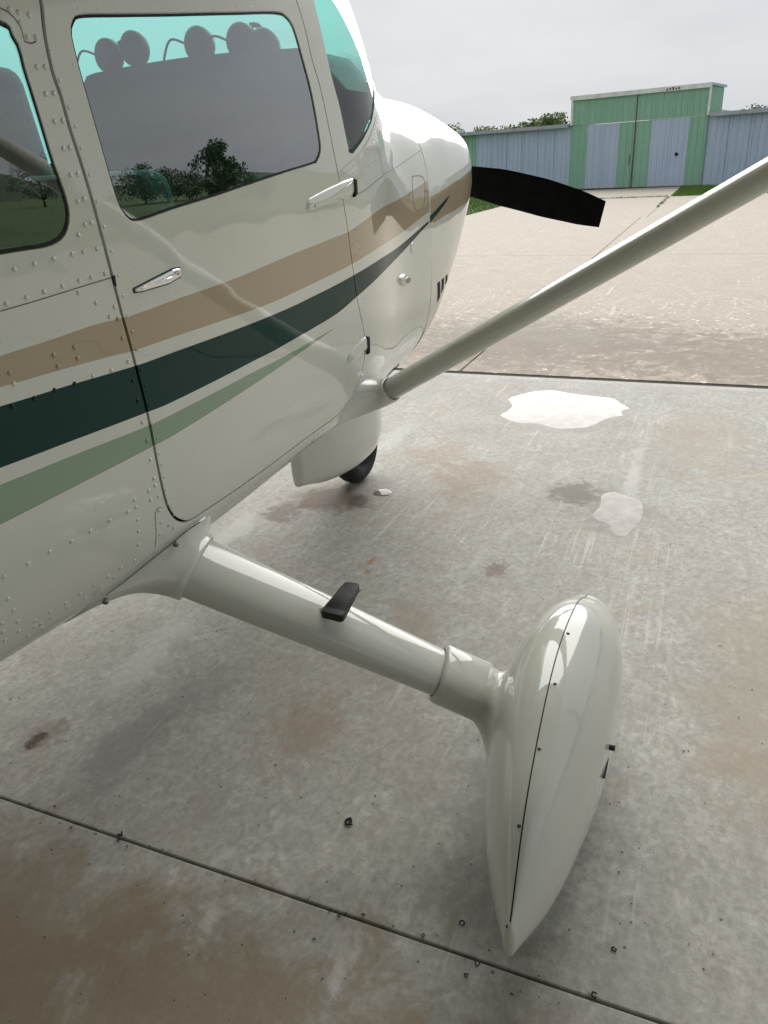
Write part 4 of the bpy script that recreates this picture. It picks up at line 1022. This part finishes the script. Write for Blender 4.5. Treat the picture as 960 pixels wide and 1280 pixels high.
for s_ in (1, -1):
    mr = np.array([1, s_, 1])
    g = bpy.data.objects.new('main_gear', None); link(g, AP)
    rings = [legring(legP(t), CH0 + (CH1 - CH0) * t, TK0 + (TK1 - TK0) * t) for t in np.linspace(-0.2, 1.12, 12)]
    V, Fc = loft(rings); recalc(mesh('gear_leg', [v * mr for v in V], Fc, M_CREAM_SHADED, g))
    # root fairing
    n_ = 48
    top = resample(catmull(hits([(110, 757), (135, 739), (160, 720), (185, 700), (210, 680), (232, 662), (250, 650), (258, 644), (264, 645)]), 6), 0.02)
    lowd = np.array([hit(('xt', x, a)) for x, a in ((-0.03, -52), (-0.01, -62), (-0.05, -72), (-0.2, -76), (-0.38, -72), (-0.50, -64), (-0.535, -56))])
    foot = resample(np.vstack([top, catmull(lowd, 5)]), 0.01, True); foot = resample(foot, np.sum(np.linalg.norm(np.diff(np.vstack([foot, foot[:1]]), axis=0), axis=1)) / n_, True)
    fp = hullD(foot, 0.003); n_ = len(fp)
    t0 = np.array(legring(legP(0.0), CH0 + 0.018, TK0 + 0.018, n_))
    cand = [np.roll(q, r, 0) for q in (t0, t0[::-1]) for r in range(n_)]; tgt = min(cand, key=lambda q: np.sum((q - fp) ** 2))
    rings = [list(hullD(foot, -0.004))]
    for t in np.linspace(0, 1, 12):
        dlt = tgt - fp; par = (dlt @ ld)[:, None] * ld; per = dlt - par
        rings.append(list(fp + par * t + per * (1 - (1 - t) ** 1.8)))
    c_ = tgt.mean(0); rings.append(list(c_ + (tgt - c_) * 0.955 + ld * 0.002)); rings.append(list(c_ + (tgt - c_) * 0.90))
    V, Fc = loft(rings, False); fo = recalc(mesh('root_fairing', [np.array(v) * mr for v in V], Fc, M_CREAM_SHADED, g))
    if s_ == 1: ribbon('fairing_gap', [top[2:-3]], 0.0045, 0.0048, M_SEAL, g)
    # lower cuff
    ce = [legP(0.985), legP(1.0), legP(1.08), legP(1.17)]
    pc = np.array([ce[-1][0] - 0.03, -1.27, ce[-1][2] - 0.045])
    rings = [legring(ce[0], CH1 + 0.004, TK1 + 0.004, 40, 2.6), legring(ce[0], CH1 + 0.016, TK1 + 0.018, 40, 3.0), legring(ce[1], CH1 + 0.024, TK1 + 0.026, 40, 3.0), legring(ce[2], CH1 + 0.026, TK1 + 0.028, 40, 2.8), legring(ce[3], CH1 + 0.03, TK1 + 0.032, 40, 2.6)]
    base = np.array(rings[-1]); cb = base.mean(0)
    for t in np.linspace(0.15, 1, 9):
        c_ = cb + (pc - cb) * t; k = 1 + 0.75 * t ** 2.6
        rings.append(list(c_ + (base - cb) * np.array([k, 0.4 + 0.6 * (1 - t), 1 + 0.9 * t ** 2.6])))
    V, Fc = loft(rings, False); cf = recalc(mesh('axle_cuff', [np.array(v) * mr for v in V], Fc, M_CREAM_SHADED, g))
    gears.append(g)
# wheel fairing
FX = np.array([-.57, -.45, -.25, 0, .2, .35, .44, .485])
FT = np.array([[-1.412, .013, .205, .255, .166, 2., 2.], [-1.404, .062, .204, .359, .09, 2., 2.], [-1.395, .113, .226, .445, .045, 2., 2.2], [-1.39, .141, .236, .485, .044, 2.2, 2.4],
 [-1.397, .128, .244, .477, .069, 2.2, 2.4], [-1.399, .1, .247, .409, .098, 2.2, 2.4], [-1.398, .069, .254, .353, .152, 2., 2.2], [-1.399, .012, .261, .275, .248, 2., 2.]])
def fairS(x, a):
    s = interp(FX, FT, np.array(x)); yc, w_, zc, zt, zb, nu, nl = s; n = nu if math.sin(a) > 0 else nl
    c, sn = math.cos(a), math.sin(a); r = (abs(c) ** n + abs(sn) ** n) ** (-1 / n)
    return np.array([x, yc + max(w_, .002) * c * r, zc + ((zt - zc) if sn > 0 else (zc - zb)) * sn * r])
tx = np.linspace(0, 1, 46); fx = FX[0] + (FX[-1] - FX[0]) * (0.5 - 0.5 * np.cos(math.pi * tx))
def on_fair(p):
    d = ray(*p); best = None
    for t in np.linspace(0.8, 2.6, 1400):
        X = CAM + d * t
        if FX[0] < X[0] < FX[-1]:
            s = interp(FX, FT, np.array(X[0])); yc, w_, zc, zt, zb, nu, nl = s; up = X[2] > zc; n = nu if up else nl
            if (abs((X[1] - yc) / max(w_, .002)) ** n + abs((X[2] - zc) / ((zt - zc) if up else (zc - zb))) ** n) < 1: return X, d
    return None, d
for gi, s_ in enumerate((1, -1)):
    mr = np.array([1, s_, 1]); g = gears[gi]
    rings = [[fairS(x, a) for a in np.linspace(0, 2 * math.pi, 56, endpoint=False)] for x in fx]
    _e = np.array(rings[0]); _m = _e.mean(0); rings = [list(_m + (_e - _m) * 0.3 - [0.0105, 0, 0]), list(_m + (_e - _m) * 0.65 - [0.0085, 0, 0]), list(_m + (_e - _m) * 0.88 - [0.0048, 0, 0])] + rings
    V, Fc = loft(rings); wf = recalc(mesh('wheel_fairing', [v * mr for v in V], Fc, M_CREAM_SHADED, g))
    V, Fc = [], []
    sx = np.linspace(-.568, .45, 70)
    for x in sx:
        wob = 0.006 * math.sin(x * 4); c0 = fairS(x, rad(90) - 0.0); e = 0.0013
        V += [c0 + [0, -e, 0.0004], c0 + [0, 0, 0.0007], c0 + [0, e, 0.0004]]
    for i in range(69):
        for k in (0, 1): Fc.append((i * 3 + k, i * 3 + k + 1, i * 3 + k + 4, i * 3 + k + 3))
    recalc(mesh('fairing_seam', [v * mr for v in V], Fc, M_SEAL, wf))
    if s_ == 1:
        for p in [(710, 792), (694, 855), (674, 936), (649, 1032), (634, 1157)]:
            X, d = on_fair(p)
            if X is None: continue
            s = interp(FX, FT, np.array(X[0])); nn = np.array([0.0, (X[1] - s[0]) / s[1] ** 2, (X[2] - s[2]) / (s[3] - s[2]) ** 2]); nn /= np.linalg.norm(nn)
            V, Fc = tube([X - nn * 0.003, X + nn * 0.0012, X + nn * 0.0016], [0.0040, 0.0040, 0.0028], 12); mesh('screw', V, Fc, M_BLACK, wf)
        X, d = on_fair((762, 934))
        if X is not None:
            V, Fc = tube([X + [0, 0.01, 0], X + [0, -0.012, 0]], 0.0065, 8); mesh('axle_bolt', V, Fc, M_BLACK, wf)
            V, Fc = boxgeo(X[0] - 0.075, X[0] - 0.01, X[1] - 0.0015, X[1] + 0.02, X[2] - 0.026, X[2] - 0.023); mesh('access_slot', V, Fc, M_SEAL, wf, smooth=False)
    # wheel
    tyre = []
    for a in np.linspace(0, 2 * math.pi, 40, endpoint=False):
        tyre.append([(0.0 + math.cos(a) * (0.145 + 0.055 * math.cos(b_)), -1.392 + 0.068 * math.sin(b_), 0.2 + math.sin(a) * (0.145 + 0.055 * math.cos(b_))) for b_ in np.linspace(0, 2 * math.pi, 16, endpoint=False)])
    V, Fc = loft(tyre + [tyre[0]], False); recalc(mesh('tyre', [np.array(v) * mr for v in V], Fc, M_TYRE, g))
    if s_ == 1:
        # foot step on the leg
        stp = bpy.data.objects.new('boarding_step', None); link(stp, g)
        zs = 0.612; cs = [ground(p, zs) for p in ((432, 727), (450, 730), (428, 772), (400, 765))]
        q = resample(catmull(np.array([cs[0] * .86 + cs[1] * .14, cs[0] * .5 + cs[1] * .5, cs[1] * .86 + cs[0] * .14, cs[1] * .93 + cs[2] * .07, cs[1] * .5 + cs[2] * .5, cs[2] * .93 + cs[1] * .07, cs[2] * .86 + cs[3] * .14, cs[2] * .5 + cs[3] * .5, cs[3] * .86 + cs[2] * .14, cs[3] * .93 + cs[0] * .07, cs[3] * .5 + cs[0] * .5, cs[0] * .93 + cs[3] * .07]), 3, True), 0.008, True)
        c_ = q.mean(0); dn = np.array([0, 0, 1.0])
        rings = [list(q - dn * 0.014), list(q - dn * 0.002), list(c_ + (q - c_) * 0.985 + dn * 0.0015), list(c_ + (q - c_) * 0.93 + dn * 0.002)]
        V, Fc = loft(rings); recalc(mesh('step_pad', V, Fc, M_BLACK, stp))
        ex = (cs[0] - cs[3]); ey = (cs[1] - cs[0])
        for k in range(9):
            f = 0.12 + 0.76 * k / 8; a0 = cs[3] + (cs[2] - cs[3]) * f + ex * 0.17; a1 = cs[3] + (cs[2] - cs[3]) * f + ex * 0.83
            V, Fc = tube([a0 + dn * 0.002, a1 + dn * 0.002], 0.0016, 6); mesh('tread_rib', V, Fc, M_BLACK, stp)
        base = legP(0.46)
        V, Fc = tube([base, c_ - dn * 0.013], [0.014, 0.012], 10); mesh('step_post', V, Fc, M_CREAM_SHADED, stp)
        # screws / notches on the root fairing
        for p, y in (((212, 676), -0.556), ((124, 746), -0.505)):
            X = hullD(hit(p), 0.010); V, Fc = tube([X - [0, 0.006, 0.004], X + [0, -0.010, 0.004]], [0.007, 0.005], 9); mesh('fairing_screw', V, Fc, M_STEEL, g)
        X = at(1, (587, 890), -1.17)
        V, Fc = tube([X + ray(587, 890) * 0.03, X - ray(587, 890) * 0.006], 0.006, 12); mesh('cuff_screw', V, Fc, M_SEAL, g)

# ------------------------------------------------------------------ nose gear
ng = bpy.data.objects.new('nose_gear', None); link(ng, AP)
NX = np.array([1.25, 1.30, 1.42, 1.60, 1.80, 1.95, 2.05, 2.10, 2.12]); # x, half width, top, bottom
NT = np.array([[.024, .46, .215], [.050, .50, .205], [.092, .56, .172], [.122, .60, .142], [.130, .60, .130], [.118, .56, .145], [.088, .50, .195], [.05, .45, .265], [.015, .41, .34]])
rings = []
for x in np.concatenate([[1.247], np.linspace(1.25, 2.12, 40)]):
    s = interp(NX, NT, np.array(x)); k = 0.7 if x < 1.25 else 1.0; zc = (s[1] + s[2]) / 2; R_ = []
    for a in np.linspace(0, 2 * math.pi, 40, endpoint=False):
        u_, v_ = sup(a, 3.4); R_.append((x, s[0] * u_ * k, zc + (s[1] - s[2]) / 2 * v_ * k))
    rings.append(R_)
V, Fc = loft(rings); nf = recalc(mesh('wheel_fairing', V, Fc, M_CREAM_SHADED, ng))
tyre = []
for a in np.linspace(0, 2 * math.pi, 40, endpoint=False):
    tyre.append([(1.88 + math.cos(a) * (0.145 + 0.052 * math.cos(b_)), 0.066 * math.sin(b_), 0.195 + math.sin(a) * (0.145 + 0.052 * math.cos(b_))) for b_ in np.linspace(0, 2 * math.pi, 16, endpoint=False)])
V, Fc = loft(tyre + [tyre[0]], False); recalc(mesh('tyre', V, Fc, M_TYRE, ng))
V, Fc = tube([(1.86, 0, 0.5), (1.80, 0, 0.85)], 0.035, 14); mesh('nose_strut', V, Fc, M_CHROME, ng)
X = at(1, (459, 555), -0.118); V, Fc = tube([X + [0, 0.02, 0], X + [0, -0.004, 0]], 0.010, 10); mesh('tow_pin_hole', V, Fc, M_SEAL, nf)

# ================================================================== LOOSE THINGS
# headsets resting on the instrument panel
def headset(label, cups, band_up, r=0.052):
    c = np.array(cups).mean(0); t = empty('headset', label, 'headset', tuple(c * [1, 1, 0] + [0, 0, 1.85]), 'headsets lying on the instrument panel')
    org = np.array(t.location)
    for p in cups:
        p = np.array(p) - org; rings = []
        for dx_, rr in ((-0.032, .3), (-0.030, .75), (-0.018, .97), (0.0, 1.0), (0.014, .97), (0.022, .8), (0.024, .4)):
            rings.append([p + [dx_, rr * r * math.cos(a), rr * r * 1.05 * math.sin(a)] for a in np.linspace(0, 2 * math.pi, 24, endpoint=False)])
        V, Fc = loft(rings); recalc(mesh('ear_cup', V, Fc, M_HSET, t))
    a, b_ = [np.array(p) - org for p in (cups[0], cups[-1])]
    if len(cups) == 1: b_ = a + [0.09, 0.02, 0]
    pts = [a, a * .8 + b_ * .2 + [0.02, 0, band_up], a * .5 + b_ * .5 + [0.03, 0, band_up * 1.25], a * .2 + b_ * .8 + [0.02, 0, band_up], b_]
    V, Fc = tube(catmull(pts, 6), 0.008, 8); mesh('headband', V, Fc, M_HSET, t)
    pts = [a + [0, 0.04, 0], a + [-0.03, 0.09, 0.02], a + [-0.04, 0.12, -0.03], a + [-0.03, 0.13, -0.055]]
    V, Fc = tube(catmull(pts, 6), 0.004, 6); mesh('microphone_boom', V, Fc, M_HSET, t)
    return t
g_ = lambda p: at(0, p, 0.97)
headset('pair of dark headset cups with thin boom at the far end of the instrument panel', [g_((137, 70)), g_((169, 61))], 0.03)
headset('single upright dark headset cup in the middle of the instrument panel', [g_((250, 56))], 0.0)
headset('dark headset with looped headband at the windshield post end of the instrument panel', [g_((303, 52)), g_((331, 59))], 0.045)

# water left on the floor
def water(name):
    n = N(name); p = n.pos()
    c = n.mix(n.rampf(n.noise(p, 14, 5), 0.4, 0.7), (0.22, 0.20, 0.17), (0.34, 0.32, 0.28))
    n.set(Base_Color=c, Roughness=0.05, Normal=n.bump(n.noise(p, 45, 4), 0.3, 0.0012))
    n.b.inputs['IOR'].default_value = 1.36; n.b.inputs['Specular IOR Level'].default_value = 0.19
    n.b.inputs['Coat Weight'].default_value = 0.0; n.b.inputs['Coat Roughness'].default_value = 0.0; n.b.inputs['Coat IOR'].default_value = 1.9
    return n.m
M_WATER = water('standing_water')
def puddle(label, px, h=0.0009):
    P = np.array([ground(p)[:2] for p in px]); P = resample(catmull(P, 6, True), 0.012, True); c = P.mean(0)
    P = P + rng.normal(0, 0.0018, P.shape)
    n = len(P); Q = offset_loop(P, -0.004); Q2 = offset_loop(P, -0.009)
    V = [(q[0], q[1], 0.0003) for q in P] + [(q[0], q[1], h * .8) for q in Q] + [(q[0], q[1], h) for q in Q2]
    Fc = [(i * n + j, i * n + (j + 1) % n, (i + 1) * n + (j + 1) % n, (i + 1) * n + j) for i in (0, 1) for j in range(n)]
    Fc.append(tuple(range(2 * n, 3 * n)))
    return tag(recalc(mesh('puddle', V, Fc, M_WATER)), label, 'puddle')
puddle('wide ragged white-shining puddle on the floor just inside the hangar threshold',
       [(626, 520), (634, 514), (640, 507), (636, 499), (645, 495), (665, 490), (690, 488), (715, 492), (740, 495), (765, 498), (777, 505), (786, 511), (777, 514), (777, 520), (760, 523), (738, 533), (718, 536), (695, 536), (672, 530), (648, 529)])
puddle('small rounded puddle beside the wheel streaks, partly dried out',
       [(741, 644), (750, 632), (752, 620), (765, 615), (780, 619), (800, 627), (803, 641), (798, 655), (788, 665), (778, 672), (764, 665), (760, 656), (748, 651)])
# small shining spill by the nose wheel
puddle('tiny shining puddle on the stained floor beside the nose wheel', [(466, 618), (470, 613), (480, 611), (488, 613), (489, 617), (482, 620), (472, 620)], 0.003)

# dead leaves, crumbs and insects on the floor
M_BIT = simple('dark_litter', (0.03, 0.024, 0.018), 0.9, noise=0.5, scale=80)
def litter_geo(c, r, seed):
    rs = random.Random(seed); pts = []
    for k in range(rs.randint(2, 3)):
        a = rs.uniform(0, 6.28); p = [(c[0] + r * rs.uniform(.3, .8) * math.cos(a + 0.9 * j) + rs.gauss(0, r * .12), c[1] + r * rs.uniform(.3, .8) * math.sin(a + 0.9 * j) + rs.gauss(0, r * .12), 0.002 + rs.uniform(0, r * .25)) for j in range(4)]
        pts.append(tube(catmull(p, 3), [r * .05] + [r * .16] * (3 * 3 - 1) + [r * .04], 5))
    return merge(pts)
named = [((436, 1029), 0.016, 'curled dark leaf scrap on the bare floor under the gear leg'), ((577, 1155), 0.010, 'small dark crumb by the tail of the wheel fairing'), ((584, 1221), 0.008, 'dark crumb just below the floor joint near the wheel fairing tail'),
         ((597, 1205), 0.008, 'dark crumb caught in the floor joint below the wheel fairing'), ((742, 1245), 0.010, 'dark scrap lying on the floor joint farther along'), ((425, 1145), 0.007, 'dark crumb caught in the floor joint under the gear leg'),
         ((150, 1043), 0.014, 'brown leaf scrap caught in the floor joint below the rust stain'), ((768, 1188), 0.008, 'thin dark squiggle on the floor outboard of the wheel fairing')]
for i, (p, r, lab) in enumerate(named):
    c = ground(p); V, Fc = litter_geo((0, 0), r, i); tag(mesh('litter_scrap', V, Fc, M_BIT, loc=(c[0], c[1], 0.0)), lab, 'litter', 'scraps on the hangar floor')
parts = []
for k in range(170):
    p = (random.uniform(-20, 980), random.uniform(520, 1290)); c = ground(p)
    parts.append(litter_geo(c, random.uniform(0.0015, 0.0045), 500 + k))
for k in range(90):
    y = random.uniform(-2.4, 2.5); parts.append(litter_geo((X_J + random.gauss(0, .012), y), random.uniform(0.002, 0.006), 900 + k))
V, Fc = merge(parts); o = mesh('grit', V, Fc, M_BIT, kind='stuff'); o['label'] = 'dark grit and crumbs scattered over the hangar floor'; o['category'] = 'grit'
